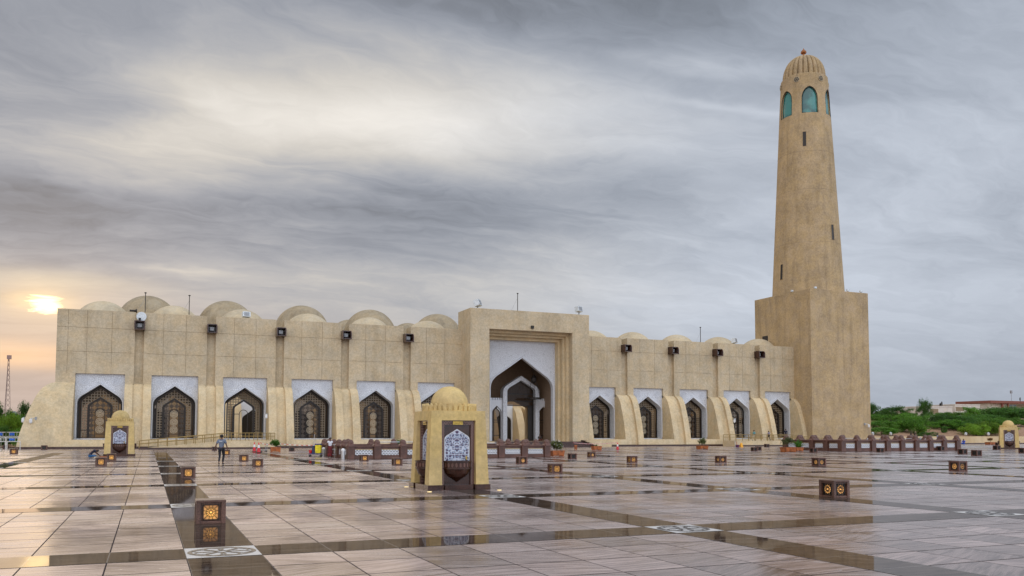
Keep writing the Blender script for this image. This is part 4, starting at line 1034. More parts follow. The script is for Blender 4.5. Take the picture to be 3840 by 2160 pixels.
# hand trolley
p = gnd(988, 1694); tr_ = thing('hand_trolley', 'small grey hand trolley with tubular handle beside the traffic cones', 'trolley', p, .3)
b = MB(); b.box(-.33, .33, -.2, .2, .14, .18); b.build('deck', Mt['grey'], tr_)
b = MB(); b.tube([(.25, -.18, .18), (.33, -.18, .75), (.36, -.14, .82), (.36, .14, .82), (.33, .18, .75), (.25, .18, .18)], .02); b.tube([(.29, -.18, .48), (.29, .18, .48)], .015); b.build('handle', Mt['grey'], tr_)
for x in (-.24, .24):
    for y in (-.16, .16): MB().add(*(lambda m: (m.v, m.f))(MB().prism([(x+.06*cos(a*pi/6), .065+.06*sin(a*pi/6)) for a in range(12)], y-.02, y+.02, 'y'))).build('wheel', Mt['black'], tr_)
b = MB(); b.ball((-.5, .1, .2), (.2, .16, .19)); b.build('bundle', Mt['grey'], tr_, True)
# cleaning cart
p = gnd(1183, 1713); ct = thing('cleaning_cart', 'janitor cart with yellow bag, blue lid and red bucket left of the man', 'cart', p, -.35)
mblue = plain('blue_plastic', (.02, .035, .16), .45); myel = plain('yellow_bag', (.75, .62, .01), .5, var=.25, nscale=9); mred = plain('red_plastic', (.55, .02, .02), .45)
b = MB(); b.box(-.5, .5, -.24, .24, .20, .26); b.build('base', mblue, ct, bevel=.02)
for x in (-.42, .42):
    for y in (-.18, .18): MB().prism([(x+.08*cos(a*pi/6), .085+.08*sin(a*pi/6)) for a in range(12)], y-.02, y+.02, 'y').build('wheel', Mt['black'], ct)
b = MB(); b.prism([(.02, .26), (.40, .26), (.43, .6), (.42, .92), (-.0, .92), (-.02, .55)], -.19, .19, 'y'); b.build('bag', myel, ct, bevel=.05)
b = MB(); b.box(-.06, .46, -.22, .22, .92, 1.0); b.build('lid', mblue, ct, bevel=.02)
b = MB(); b.lathe([(.10, .26), (.14, .52)], 14, -.38, 0); b.build('bucket', mred, ct)
b = MB(); b.box(-.24, -.08, -.17, .17, .26, .86); b.build('tool_box', plain('navy_plastic', (.02, .03, .09), .5), ct, bevel=.02)
b = MB(); b.tube([(-.2, 0, .3), (-.1, 0, 1.72)], .016); b.tube([(-.14, .05, .3), (-.02, .05, 1.4)], .014); b.build('mop_handle', Mt['steel'], ct)
# bollards, barrier frame
for u, v, h, w_, lab in ((1213, 1712, .72, .125, 'white topped steel bollard between the cleaning cart and the man'), (1286, 1722, .76, .135, 'white topped steel bollard at the corner of the balustrade')):
    o = thing('bollard', lab, 'bollard', gnd(u, v), 0, 'steel bollards by the balustrade'); MB().lathe([(w_*1.1, 0), (w_*1.1, .03), (w_, .04), (w_, h*.78)], 18).build('post', Mt['steel'], o, True)
    MB().lathe([(w_*1.06, h*.78), (w_*1.06, h*.85), (w_*.8, h*.94), (w_*.35, h*.99), (.01, h)], 18).build('cap', mw, o, True)
p = gnd(1258, 1717); b = MB()
for x in (0, .42): b.tube([(x, 0, 0), (x, 0, .95)], .022)
for z in (.95, .62, .22): b.tube([(-.25, 0, z), (1.2, 0, z)], .018)
o = thing('barrier', 'light steel barrier frame beside the man in the red sarong', 'barrier', p+Vector((0, .35, 0))); b.build('frame', Mt['steel'], o)
# planters
def leaf_mesh(name, n, R, squash=.8, leaf=.06, seed=1, lumps=9, hollow=.35, ragged=.25):
    rnd = random.Random(seed); vs = []; fs = []
    cs = [(Vector((rnd.gauss(0, 1), rnd.gauss(0, 1), rnd.gauss(0, .8))).normalized()*R*rnd.uniform(.35, .75), rnd.uniform(.32, .58)*R) for _ in range(lumps)]+[(Vector((0, 0, 0)), R*.6)]
    for c, r in cs: c.z *= squash
    for i in range(n):
        c, r = rnd.choice(cs); dv = Vector((rnd.gauss(0, 1), rnd.gauss(0, 1), rnd.gauss(0, 1))).normalized()
        p = c+dv*r*(hollow+(1-hollow)*rnd.random()**.4)*(1+rnd.gauss(0, ragged)*.5); p.z = p.z if p.z > -R*squash*.75 else p.z*.6
        nrm = (dv+Vector((rnd.gauss(0, .5), rnd.gauss(0, .5), rnd.gauss(.3, .5)))).normalized(); e = nrm.orthogonal().normalized(); e = Matrix.Rotation(rnd.uniform(0, 2*pi), 3, nrm) @ e; g_ = nrm.cross(e)
        L = leaf*rnd.uniform(.7, 1.5); k = len(vs); vs += [tuple(p-e*L*.35), tuple(p+g_*L*.9-e*L*.0+nrm*L*.15), tuple(p+e*L*.35), tuple(p-g_*L*.9-nrm*L*.15)]; fs.append((k, k+1, k+2, k+3))
    me = bpy.data.meshes.new(name); me.from_pydata(vs, [], fs); return me
LM = {}
def planter(u, v, wpx, hpx, tot, style, label, mleaf='leaf', rz=0, group='wooden planters with small trees'):
    p = gnd(u, v); d_ = proj(p.x, p.y, 0)[2]; w = wpx*d_/F*.93; h = hpx*d_/F; T = tot*d_/F; root = thing('planter', label, 'planter', p+Vector((0, w*.2, 0)), rz, group)
    D_ = w*.33
    b = MB(); b.add([(-w*.46, -D_, .05), (w*.46, -D_, .05), (w*.46, D_, .05), (-w*.46, D_, .05), (-w*.5, -D_*1.1, h), (w*.5, -D_*1.1, h), (w*.5, D_*1.1, h), (-w*.5, D_*1.1, h)], [(0, 3, 2, 1), (0, 1, 5, 4), (1, 2, 6, 5), (2, 3, 7, 6), (3, 0, 4, 7)])
    b.box(-w*.46, -w*.36, -D_, D_, 0, .05); b.box(w*.36, w*.46, -D_, D_, 0, .05); b.build('box', Mt['wood'], root)
    b = MB()
    for s in (-1, 1): b.box(*sorted((s*w*.515, s*w*.46)), -D_*1.14, D_*1.14, h-.06, h+.01)
    b.box(-w*.46, w*.46, -D_*1.14, -D_*1.05, h-.06, h+.01); b.box(-w*.46, w*.46, D_*1.05, D_*1.14, h-.06, h+.01); b.box(-.02, .02, -D_*1.12, -D_*.98, .05, h-.06); b.build('rim', Mt['wood'], root)
    b = MB(); b.add([(-w*.47, -D_, h-.03), (w*.47, -D_, h-.03), (w*.47, D_, h-.03), (-w*.47, D_, h-.03)], [(0, 1, 2, 3)]); b.build('soil', Mt['soil'], root)
    pl = bpy.data.objects.new('potted_tree', None); C.objects.link(pl); pl.parent = root; pl.location = (0, 0, h-.03)
    hh = T-h; R = {'round': .60, 'loose': .52, 'agave': .0, 'spiky': 0, 'flat': .5}[style]*hh
    if style in ('agave', 'spiky'):
        b = MB(); rnd = random.Random(3)
        for k in range(26):
            a = k*2.4; tl = rnd.uniform(.15, 1.2); L = hh*rnd.uniform(.7, 1.1); dx, dy, dz = sin(tl)*cos(a), sin(tl)*sin(a), cos(tl); sx, sy = -sin(a)*.05*hh*1.3, cos(a)*.05*hh*1.3
            b.add([(sx, sy, 0), (-sx, -sy, 0), (dx*L*.6-sx, dy*L*.6-sy, dz*L*.6), (dx*L, dy*L, dz*L*.9), (dx*L*.6+sx, dy*L*.6+sy, dz*L*.6)], [(0, 1, 2, 3, 4)])
        b.build('leaves', Mt['leafdark'], pl)
    else:
        b = MB(); zc0 = hh-R*1.0
        for sx in (-1, 1): b.tube([(sx*.10*hh, 0, 0), (-sx*.04*hh, .03*hh, zc0*.5), (sx*.14*hh, 0, zc0+.1*hh)], [.022*hh*2, .03*hh, .015*hh], 6)
        b.build('stem', Mt['trunk'] if style != 'round' else plain('pale_stem', (.32, .27, .2), .8), pl)
        me = leaf_mesh('foliage', 900 if style != 'loose' else 420, R, .78 if style != 'flat' else .55, .10*hh, int(u), 8, .3, .5); me.materials.append(Mt[mleaf])
        o = bpy.data.objects.new('foliage', me); C.objects.link(o); o.parent = pl; o.location = (0, 0, hh-R*.82)
        if label.startswith('wide'):
            rnd = random.Random(5); b = MB()
            for _ in range(45):
                dv = Vector((rnd.gauss(0, 1), rnd.gauss(0, 1), rnd.gauss(0, 1))).normalized()*R*.98; b.ball((dv.x, dv.y, hh-R*.82+dv.z*.8), .032*hh, 5, 4)
            b.build('blossom', mw, pl)['kind'] = 'stuff'
    return root
planter(1033.6, 1695.5, 39, 19, 52, 'round', 'wooden planter with clipped round green bush beside the hand trolley', 'leaf')
planter(2092, 1711, 54, 21, 63, 'round', 'wide wooden planter with white flowering shrub right of the left balustrade', 'leafgrey')
planter(2240, 1688, 36, 15, 25, 'agave', 'wooden planter with one small agave before the right wing', 'leafdark')
planter(2638, 1684, 40, 12, 45, 'loose', 'wooden planter with olive brown bush before the third right window', 'leafgrey')
planter(2962, 1695.5, 52, 18, 58, 'loose', 'orange wooden planter with thin bare tree at the corner of the right balustrade', 'leafgrey')
planter(3720, 1668, 34, 10, 28, 'flat', 'wooden planter with rust coloured shrub left of the right fountain', 'leafrust')
planter(1497, 1702, 34, 15, 56, 'round', 'planter with dark bush showing over the left balustrade', 'leafdark')
planter(2998, 1692, 34, 14, 54, 'spiky', 'planter with dark spiky leaves showing over the right balustrade')
planter(2160, 1687, 10, 18, 19, 'agave', 'narrow wooden planter at the foot of the portal steps')
# caution sign, bucket, broom at the right ramp
p = gnd(2780, 1677.5); o = thing('caution_sign', 'yellow folding floor sign leaning open before the right ramp', 'floor sign', p)
for s in (-1, 1):
    b = MB(); b.prism([(-.22, 0), (.22, 0), (.15, .62), (-.15, .62)], -.012, .012, 'y'); q = b.build('panel', plain('sign_yellow', (.80, .36, .01), .5) if s < 0 else bpy.data.materials['sign_yellow'], o); q.rotation_euler.x = s*.25; q.location.y = s*.155
p = gnd(2765, 1678); o = thing('mop_bucket', 'purple mop bucket with red handle standing left of the yellow sign', 'bucket', p); MB().lathe([(.2, 0), (.26, .36)], 14).build('pail', plain('purple_plastic', (.10, .02, .08), .5), o); MB().tube([(0, 0, .2), (-.12, 0, .75)], .02).build('handle', mred, o)
p = gnd(2757.5, 1678); o = thing('broom', 'pale upright broom leaning by the pier left of the mop bucket', 'broom', p); MB().tube([(0, 0, .1), (.03, .1, .92)], .022).build('stick', mw, o); MB().box(-.12, .12, -.04, .04, 0, .14).build('brush_head', Mt['grey'], o)
# barrier tape
def tape(pts, label):
    b = MB(); c_ = MB(); n = 70; P = [Vector(q) for q in pts]; L = [0]
    for a, q in zip(P, P[1:]): L.append(L[-1]+(q-a).length)
    def at(s):
        for i in range(len(P)-1):
            if s <= L[i+1]: f = (s-L[i])/(L[i+1]-L[i]); q = P[i].lerp(P[i+1], f); q.z -= .16*4*f*(1-f); return q
        return P[-1]
    root = thing('barrier_tape', label, 'barrier tape')
    for k in range(n):
        a, q = at(L[-1]*k/n), at(L[-1]*(k+1)/n); t_ = b if k % 2 else c_; t_.add([tuple(a), tuple(q), (q.x, q.y, q.z+.055), (a.x, a.y, a.z+.055)], [(0, 1, 2, 3)])
    b.build('white_stripe', mw, root, fix=False)['kind'] = 'stuff'; c_.build('red_stripe', mc, root, fix=False)['kind'] = 'stuff'
def tp(u, v, Y): return tuple(onY(u, v, Y))
tape([tp(975, 1661, 84), tp(1040, 1664, 86), tp(1240, 1666, 90), tp(1560, 1668, 96)], 'red and white tape strung before the left wing from the cones')
tape([tp(2150, 1661, 92), tp(2316, 1660, 88)], 'red and white tape strung from the portal steps to the lone cone')
# ================================================================ ROOF AND WALL FITTINGS
def rod(u, v0, v1, Y, label, g='lightning rods on the roof'):
    p = onY(u, v1, Y); z1 = onY(u, v0, Y).z; o = thing('lightning_rod', label, 'lightning rod', p, 0, g)
    MB().tube([(0, 0, 0), (0, 0, z1-p.z)], .05, 6).build('mast', Mt['frame'], o); MB().lathe([(.03, z1-p.z-.02), (.14, z1-p.z+.02), (.14, z1-p.z+.10), (.02, z1-p.z+.14)], 8).build('tip', Mt['frame'], o)
    MB().tube([(0, 0, (z1-p.z)*.75), (-.9, .1, 0)], .012, 4).build('guy_wire', Mt['grey'], o)
rod(544, 1100, 1172, FD+1, 'tall lightning rod in front of the biggest left dome'); rod(709, 1110, 1180, FD+4, 'lightning rod right of the second small left dome')
rod(1941, 1102, 1165, PF+3, 'lightning rod on top of the portal block'); rod(2627, 1229, 1290, FD+3, 'lightning rod between the domes of the right wing')
def flood(u, v, Y, s, rz, tilt, label):
    p = onY(u, v, Y); o = thing('floodlight', label, 'floodlight', p, rz, 'white floodlights along the roof edge')
    b = MB(); b.T = Matrix.Rotation(tilt, 4, 'X'); b.prism([(-.5*s, -.34*s), (.5*s, -.34*s), (.5*s, .34*s), (-.5*s, .34*s)], -.3*s, .3*s, 'y'); b.build('housing', Mt['lamphead'], o, bevel=.03)
    b = MB(); b.T = Matrix.Rotation(tilt, 4, 'X'); b.box(-.34*s, .34*s, -.33*s, -.30*s, -.24*s, .24*s); b.build('lens', Mt['grey'], o)
    b = MB(); b.tube([(0, 0, -.3*s), (0, 0, -.95*s)], .06*s); b.tube([(.28*s, .1, -.3*s), (.28*s, .1, -.9*s)], .03*s); b.build('bracket', Mt['grey'], o)
flood(923, 1180, FD+.8, .95, .2, -.2, 'square white floodlight before the third small dome'); flood(1791, 1137, PF+.8, 1.25, .9, -.35, 'white floodlight on the left top corner of the portal')
flood(2170, 1160, PF+.8, 1.1, .5, -.2, 'white floodlight on the right top corner of the portal'); flood(2753, 1278, FD+.8, 1.1, .6, -.2, 'white floodlight on the roof near the minaret block')
# brown lamp housings in the wall channels
def wall_lamp(x, label, dish=False):
    o = thing('wall_lamp', label, 'wall lamp', (x, FD, 13.75), 0, 'brown lamp housings on the wall channels')
    w, h, d_ = .58, 1.12, 1.25
    b = MB(); t_ = .13
    side = [(.4, 0), (-d_, 0), (-d_, h*.62), (-d_+.07, h*.82), (-d_+.22, h*.95), (-d_+.4, h), (.4, h)]
    b.prism(side, -w, -w+t_, 'x'); b.prism(side, w-t_, w, 'x'); b.box(-w+t_, w-t_, -d_+.02, .4, 0, t_); b.box(-w+t_, w-t_, -d_+.4, .4, h-t_, h); b.box(-w+t_, w-t_, .2, .38, t_, h-t_)
    b.build('housing', Mt['darkgranite'], o, bevel=.02)
    b = MB(); b.box(-.26, .26, -.55, -.2, .32, .80); b.build('lamp', Mt['grey'], o, bevel=.04); MB().box(-.08, .08, -.35, -.1, .13, .32).build('mount', Mt['black'], o)
    return o
for x, l in zip(LB[1:]+RB[:-1], ['between the first and second windows from the left', 'between the second and third windows from the left', 'between the third and fourth windows from the left', 'between the fourth and fifth windows from the left', 'nearest to the portal on its left', 'nearest to the portal on its right', 'above the second buttress right of the portal', 'above the third buttress right of the portal', 'nearest to the minaret block']):
    wall_lamp(x, 'brown box lamp on the wall channel '+l)
o = thing('satellite_dish', 'pale round dish standing on the first brown wall lamp', 'dish', (LB[1]+.15, FD-.3, 14.9)); MB().lathe([(.55, 0), (.5, .08), (.3, .16), (.02, .2)], 20).build('dish', Mt['lamphead'], o, True); o.children[0].rotation_euler.x = -pi/2; o.children[0].location.z = .5; MB().box(-.3, -.05, -.3, 0, 0, .3).build('mount', Mt['black'], o)
o = thing('horn_speaker', 'dark horn loudspeaker above the first wall channel', 'loudspeaker', tuple(onY(514, 1166, FD+.5))); q = MB().lathe([(.28, 0), (.25, .02), (.10, .3), (.12, .32), (.12, .8)], 14).build('horn', Mt['frame'], o, True); q.rotation_euler = (0, -pi/2, 0); MB().tube([(-.3, 0, 0), (-.3, 0, -.9)], .03).build('pole', Mt['frame'], o)
def cctv(u, v, Y, label, arm=1):
    o = thing('security_camera', label, 'camera', tuple(onY(u, v, Y)), 0, 'white dome cameras on the walls')
    MB().lathe([(.05, .28), (.16, .24), (.17, -.05), (.13, -.18), (.02, -.24)], 14).build('dome_housing', mw, o, True); MB().tube([(0, 0, .26), (.0, .1, .34), (arm*.45, .5, .34)], .035).build('arm', Mt['lamphead'], o); MB().box(arm*.45-.1, arm*.45+.1, .35, .6, .15, .5).build('mount_box', Mt['grey'], o)
cctv(115, 1580, FD-2.7, 'white dome camera on the front of the left corner buttress'); cctv(86, 1577, FD-2.2, 'white dome camera sticking out left of the corner buttress'); cctv(998, 1563, FD-2.3, 'white dome camera on the pier right of the third window'); cctv(3258, 1598, TY0-.5, 'white dome camera low on the minaret block', -1); cctv(2754, 1580, FD-3, 'white dome camera on the pier left of the right ramp')
o = MB().box(-.2, .2, -.12, .12, -.2, .2).build('wall_sensor', Mt['frame'], bevel=.02); o.location = onY(1700+614/2.0698, 1050+366/2.0698, PF-.13); tag(o, 'small dark square sensor above the portal opening', 'sensor')
# ================================================================ GARDEN BEHIND: terrain, walls, trees, houses
WY = 112.0
def hill(x, y):
    if x < 60: return 0
    return .9+max(0, min(1, (y-WY)/34))**.8*4.6+.35*sin(x*.11+y*.07)
b = MB(); nx, ny = 40, 16; X0, X1, Y0, Y1 = 108.2, 420, WY+.4, WY+150
for j_ in range(ny+1):
    for i in range(nx+1):
        x = X0+(X1-X0)*i/nx; y = Y0+(Y1-Y0)*(j_/ny)**1.8; b.v.append((x, y, hill(x, y)))
for j_ in range(ny):
    for i in range(nx): a = j_*(nx+1)+i; b.f.append((a, a+1, a+nx+2, a+nx+1))
mh, t = mat('planted_bank'); n = t.noise(t.pos, .5, 7, .7); n2 = t.noise(t.pos, 3, 5, .7)
c_ = t.mix(t.ramp(n2, (.35, .65, 0, 1)), (.26, .13, .075), (.40, .25, .15)); c_ = t.mix(t.ramp(n, (.55, .68, 0, .8)), c_, (.07, .10, .025)); t.put(t.p.inputs['Base Color'], c_); t.p.inputs['Roughness'].default_value = .95
o = b.build('bank', mh, None, True); o['kind'] = 'structure'
o = MB().add([(-90,FD+6,.1),(-13.9,FD+6,.1),(-13.9,330,.1),(-190,330,.1)], [(0,1,2,3)]).build('garden_ground', mh); o['kind'] = 'structure'
b = MB(); b.box(108.1, 230, WY, WY+.35, 0, 1.45); o = b.build('garden_wall', Mt['lowwall']); tag(o, 'long low beige garden wall behind the right balustrade below the trees', 'wall')
b = MB(); b.box(108.1, 230, WY-.05, WY-.003, 0, .22); b.build('plinth', Mt['plinth'], o)
def trunk_mesh(b, h, r, rnd, spread):
    b.tube([(0, 0, -.3), (rnd.uniform(-.1, .1), 0, h*.3), (rnd.uniform(-.2, .2), .1, h*.55)], [r*1.2, r, r*.8], 7)
    for k in range(5):
        a = k*1.26+rnd.random(); b.tube([(0, 0, h*rnd.uniform(.25, .5)), (spread*.45*cos(a), spread*.45*sin(a), h*.62), (spread*.8*cos(a+.2), spread*.8*sin(a+.2), h*rnd.uniform(.72, .9))], [r*.7, r*.42, r*.12], 5)
tree_meshes = {}
def tree_mesh(kind, var):
    k = (kind, var)
    if k in tree_meshes: return tree_meshes[k]
    rnd = random.Random(hash((len(kind), var, kind[-1])) % 999 if False else len(kind)*31+var*7+ord(kind[-1])); vs = []; fs = []
    lumps = []
    nl = 46
    for i in range(nl):
        a = rnd.uniform(0, 2*pi); rr = sqrt(rnd.random())*.92; z = rnd.uniform(.17, .93); 
        lim = sqrt(max(.02, 1-((z-.5)/.58)**2)); lumps.append((Vector((rr*lim*cos(a), rr*lim*sin(a), z)), rnd.uniform(.15, .28)))
    N = 7000
    for i in range(N):
        c, r = lumps[i % nl]; dv = Vector((rnd.gauss(0, 1), rnd.gauss(0, 1), rnd.gauss(0, .75))).normalized()
        p = c+Vector((dv.x*r, dv.y*r, dv.z*r*.85))*rnd.random()**.35*(1+max(0, rnd.gauss(0, .18)))
        nrm = (dv+Vector((rnd.gauss(0, .6), rnd.gauss(0, .6), rnd.gauss(.5, .6)))).normalized(); e = nrm.orthogonal().normalized(); e = Matrix.Rotation(rnd.uniform(0, 2*pi), 3, nrm) @ e; g_ = nrm.cross(e)
        L = .040*rnd.uniform(.6, 1.6); q = len(vs); vs += [tuple(p-e*L*.3), tuple(p+g_*L), tuple(p+e*L*.3), tuple(p-g_*L)]; fs.append((q, q+1, q+2, q+3))
    me = bpy.data.meshes.new('crown'); me.from_pydata(vs, [], fs); me.materials.append(Mt[kind])
    b = MB(); trunk_mesh(b, 1.0, .022, rnd, .75); tm = bpy.data.meshes.new('trunk'); tm.from_pydata(b.v, [], b.f); tm.materials.append(Mt['trunk'])
    tree_meshes[k] = (me, tm); return me, tm
def tree(u, vtop, wpx, Y, kind, label, zb=None, group='garden trees behind the low wall', name='tree', cat='tree'):
    p = onY(u, vtop, Y); z0 = hill(p.x, Y) if zb is None else zb; d_ = proj(p.x, Y, 2)[2]; R = wpx*d_/F/2*1.32; Hh = max(1.0, (p.z-z0))
    o = thing(name, label, cat, (p.x, Y, z0), (u*.37) % 6.28, group); me, tm = tree_mesh(kind, int(u) % 3)
    c = bpy.data.objects.new('crown', me); C.objects.link(c); c.parent = o; c.scale = (R, R, Hh*1.03)
    tt = bpy.data.objects.new('trunk', tm); C.objects.link(tt); tt.parent = o; tt.scale = (R if R > 1 else 1, R if R > 1 else 1, Hh)
    return o
TR = [(3265,1518,70,140,'leafdark','dark feathery tree rising right beside the edge of the minaret block'),
 (3300,1556,100,132,'leaf','mid green tree behind the low bush beside the minaret block'),
 (3352,1527,105,142,'leafdark','tall green tree in front of the two street lamps'),
 (3398,1552,90,128,'leaf','green tree with a slim leaning trunk showing above the bare bank'),
 (3424,1562,100,120,'leaf','bright green low tree in front of the bank, above the figures in black'),
 (3466,1503,48,165,'leafdark','narrow dark conical tree rising above the flat roofed houses'),
 (3498,1556,110,128,'leafdark','dark green forked tree above the standing visitor'),
 (3545,1547,110,150,'leaf','green tree below the satellite dishes of the pale house'),
 (3590,1562,120,126,'leafdark','broad dark green tree left of the first white garden lamp'),
 (3634,1527,55,158,'leaf','green tree in front of the pale house with the brown balcony'),
 (3668,1556,110,140,'leafdark','dark green tree behind the lime shrubs'),
 (3705,1570,120,128,'leaf','mid green tree directly behind the lime shrubs'),
 (3745,1528,130,156,'leafdark','broad dark tree in front of the red roofed house'),
 (3800,1532,110,160,'leafdark','dark tree in front of the arched window of the house'),
 (3838,1540,90,150,'leafdark','dark tree cut by the right edge behind the fountain dome'),
 (3775,1566,90,130,'leaf','green tree left of the dome of the right fountain')]
for q in TR: tree(*q)
TRX = [(3290,1580,110,122,'leaf','low green tree behind the spreading bush at the minaret block edge'),(3380,1575,80,123,'leafdark','dark tree between the bare bank and the bright green low tree'),(3545,1575,100,124,'leaf','low green tree right of the dark forked tree'),(3620,1585,110,122,'leafdark','low dark tree behind the first white garden lamp on the right'),(3650,1560,110,134,'leaf','mid green tree below the brown balcony of the pale house'),(3810,1572,110,132,'leaf','low green tree behind the right fountain')]
TRX += [(u, v, w, 172, 'leafdark', l) for u, v, w, l in ((3320,1548,100,'distant dark tree behind the tree with the leaning trunk'),(3400,1549,90,'distant dark tree below the left facing street lamp'),(3560,1551,80,'distant dark tree at the foot of the house with dishes'),(3690,1545,70,'distant dark tree before the long low pale wing'),(3770,1540,110,'distant dark tree below the arched window'))]
for q in TRX: tree(*q)
for u, v, w, Y, kind, l in [(3305,1603,95,115,'leaf','low spreading green bush on the bank beside the minaret block'), (3660,1590,90,116,'leaflime','lime green shrub right of the first white garden lamp'), (3715,1583,110,117,'leaflime','wide lime green shrub behind the rust coloured planter'), (3765,1592,80,118,'leaflime','lime green shrub nearest the right fountain'),
        (3455,1600,30,118,'leaflime','small yellow green bush between two green trees'), (3335,1612,40,116,'leafdark','small dark bush behind the second white garden lamp'), (3480,1622,60,114,'leafdark','flat dark hedge clump on top of the low wall'), (3540,1600,18,120,'leafdark','tiny dark round bush on the bare bank')]:
    tree(u, v, w, Y, kind, l, None, 'shrubs on the bank', 'shrub', 'shrub')
# left garden
for u, v, w, Y, kind, l in [(-8,1530,70,150,'leafdark','dark tree at the left edge behind the lime tree'), (42,1548,80,145,'leafdark','dark tree at the foot of the lattice mast'), (95,1519,44,150,'leafdark','dark tree top behind the left corner buttress'), (22,1556,90,128,'leaflime','bright lime green tree behind the white fences at the left'), (75,1562,85,132,'leaf','green tree between the lime tree and the corner buttress')]:
    tree(u, v, w, Y, kind, l, .1, 'trees at the left behind the fences')
for u, v, w, Y, kind, l in [(15,1601,60,120,'leafdark','clipped dark hedge behind the upper white fence'), (66,1611,42,119,'leaf','small rounded green hedge beside the buttress, behind the fence')]:
    tree(u, v, w, Y, kind, l, .1, 'hedges at the left', 'hedge', 'hedge')
# lattice mast
p = onY(24, 1575, 330); zt = onY(31, 1341, 330).z; o = thing('lattice_mast', 'slender red brown lattice telecom mast far off at the left', 'mast', (p.x, 330, 0))
b = MB(); n = 16
def mw_(f): return 2.6*(1-f)**1.1*.5+.22
for k in range(3):
    a = k*2*pi/3+.3; b.tube([(mw_(f/n)*cos(a), mw_(f/n)*sin(a), zt*f/n) for f in range(n+1)], .06, 4)
for f in range(n):
    for k in range(3):
        a, c = k*2*pi/3+.3, (k+1)*2*pi/3+.3; r0, r1 = mw_(f/n), mw_((f+1)/n); b.tube([(r0*cos(a), r0*sin(a), zt*f/n), (r1*cos(c), r1*sin(c), zt*(f+1)/n)], .03, 4); b.tube([(r0*cos(c), r0*sin(c), zt*f/n), (r1*cos(a), r1*sin(a), zt*(f+1)/n)], .03, 4)
b.build('lattice', plain('mast_paint', (.20, .14, .13), .7), o); MB().box(-.5, .8, -.4, .4, zt-.5, zt+.8).build('antenna', plain('antenna_paint', (.3, .2, .18), .7), o); b = MB()
b.ball((2.2, -.5, zt*.30), (.9, .6, .9)); b.ball((-1.6, -.5, zt*.22), (.7, .5, .7)); b.build('dish', Mt['grey'], o, True)
# white fences and signs at the left
mbs = plain('sign_blue', (.01, .10, .50), .4)
def fence(u0, u1, vt, vb, Y, label, sign):
    z1, z0 = onY(50, vt, Y).z, onY(50, vb, Y).z; x0, x1 = onY(u0, 1640, Y).x, onY(u1, 1640, Y).x; root = thing('white_fence', label, 'fence', (x0, Y, 0)); L = x1-x0
    n = max(2, round(L/2.6))
    for k in range(n):
        a, c = L*k/n+.06, L*(k+1)/n-.06; b = MB(); b.tube([(a, 0, z0), (a, 0, z1), (c, 0, z1), (c, 0, z0)], .04, 5, True); m = int((c-a)/.24)
        for q in range(1, m): x = a+(c-a)*q/m; b.tube([(x, 0, z0), (x, 0, z1)], .022, 4)
        for x in (a, c): b.tube([(x, 0, z0), (x, 0, -.05)], .045, 5)
        b.build('panel', Mt['galv'], root)
    for su in sign:
        x = onY(su, 1640, Y).x-x0; MB().box(x-.25, x+.25, -.09, -.05, z0+.12, min(z1-.06, z0+.5)).build('sign_plate', mbs, root)
fence(-40, 84, 1621, 1637, 114.5, 'white railing fence farther back under the hedges at the left', (0, 45)); fence(-30, 79, 1642, 1656, 104, 'white railing fence nearer on the plaza edge at the left', (45,))
p0 = gnd(3, 1690); b = MB(); b.tube([(0, 0, 0), (0, 0, 1.15), (-2.2, 0, 1.15), (-2.2, 0, 0)], .05, 5, True)
for k in range(1, 9): b.tube([(-k*.24, 0, .1), (-k*.24, 0, 1.15)], .02, 4)
o = thing('crowd_barrier', 'white crowd barrier cut by the left edge of the view', 'barrier', p0); b.build('frame', Mt['galv'], o)
# street lamps
for u, v, uh, vh, Y, l in ((3311, 1533, 3326, 1529, 205, 'street lamp with its arm to the right, above the trees'), (3388, 1537, 3367, 1532, 215, 'street lamp with its arm to the left, above the trees')):
    p = onY(u, v, Y); h = onY(uh, vh, Y); o = thing('street_lamp', l, 'street lamp', (p.x, Y, 4), 0, 'street lamps behind the trees'); dx, dz = h.x-p.x, h.z-4; s = 1 if dx > 0 else -1
    MB().tube([(0, 0, 0), (0, 0, p.z-4), (dx*.5, 0, dz-.05), (dx, 0, dz)], .11, 5).build('pole', Mt['grey'], o); MB().ball((dx+s*.5, 0, dz), (.9, .3, .2), 8, 6).build('lamp_head', Mt['frame'], o, True)
# garden lamps on the wall
for u, l in ((3273, 'white lantern on the garden wall touching the minaret block edge'), (3340, 'white lantern on the garden wall, second from the minaret block'), (3622, 'white lantern on the garden wall above the seated figure in blue'), (3707, 'white lantern on the garden wall above the rust planter')):
    p = onY(u, 1630, WY+.15); o = thing('garden_lamp', l, 'garden lamp', (p.x, WY+.17, 1.45), 0, 'white lanterns on the garden wall'); k = .85; o.scale = (k, k, k)
    MB().tube([(0, 0, 0), (0, 0, .22)], .05).build('stem', Mt['frame'], o); MB().lathe([(.09, .22), (.24, .30), (.28, .62), (.26, .64)], 12).build('glass_bowl', plain('opal_glass', (.62, .62, .60), .3) if 'opal_glass' not in bpy.data.materials else bpy.data.materials['opal_glass'], o, True)
    MB().lathe([(.32, .64), (.33, .67), (.2, .78), (.05, .86), (.01, .92)], 12).build('cap', Mt['lamphead'], o, True)
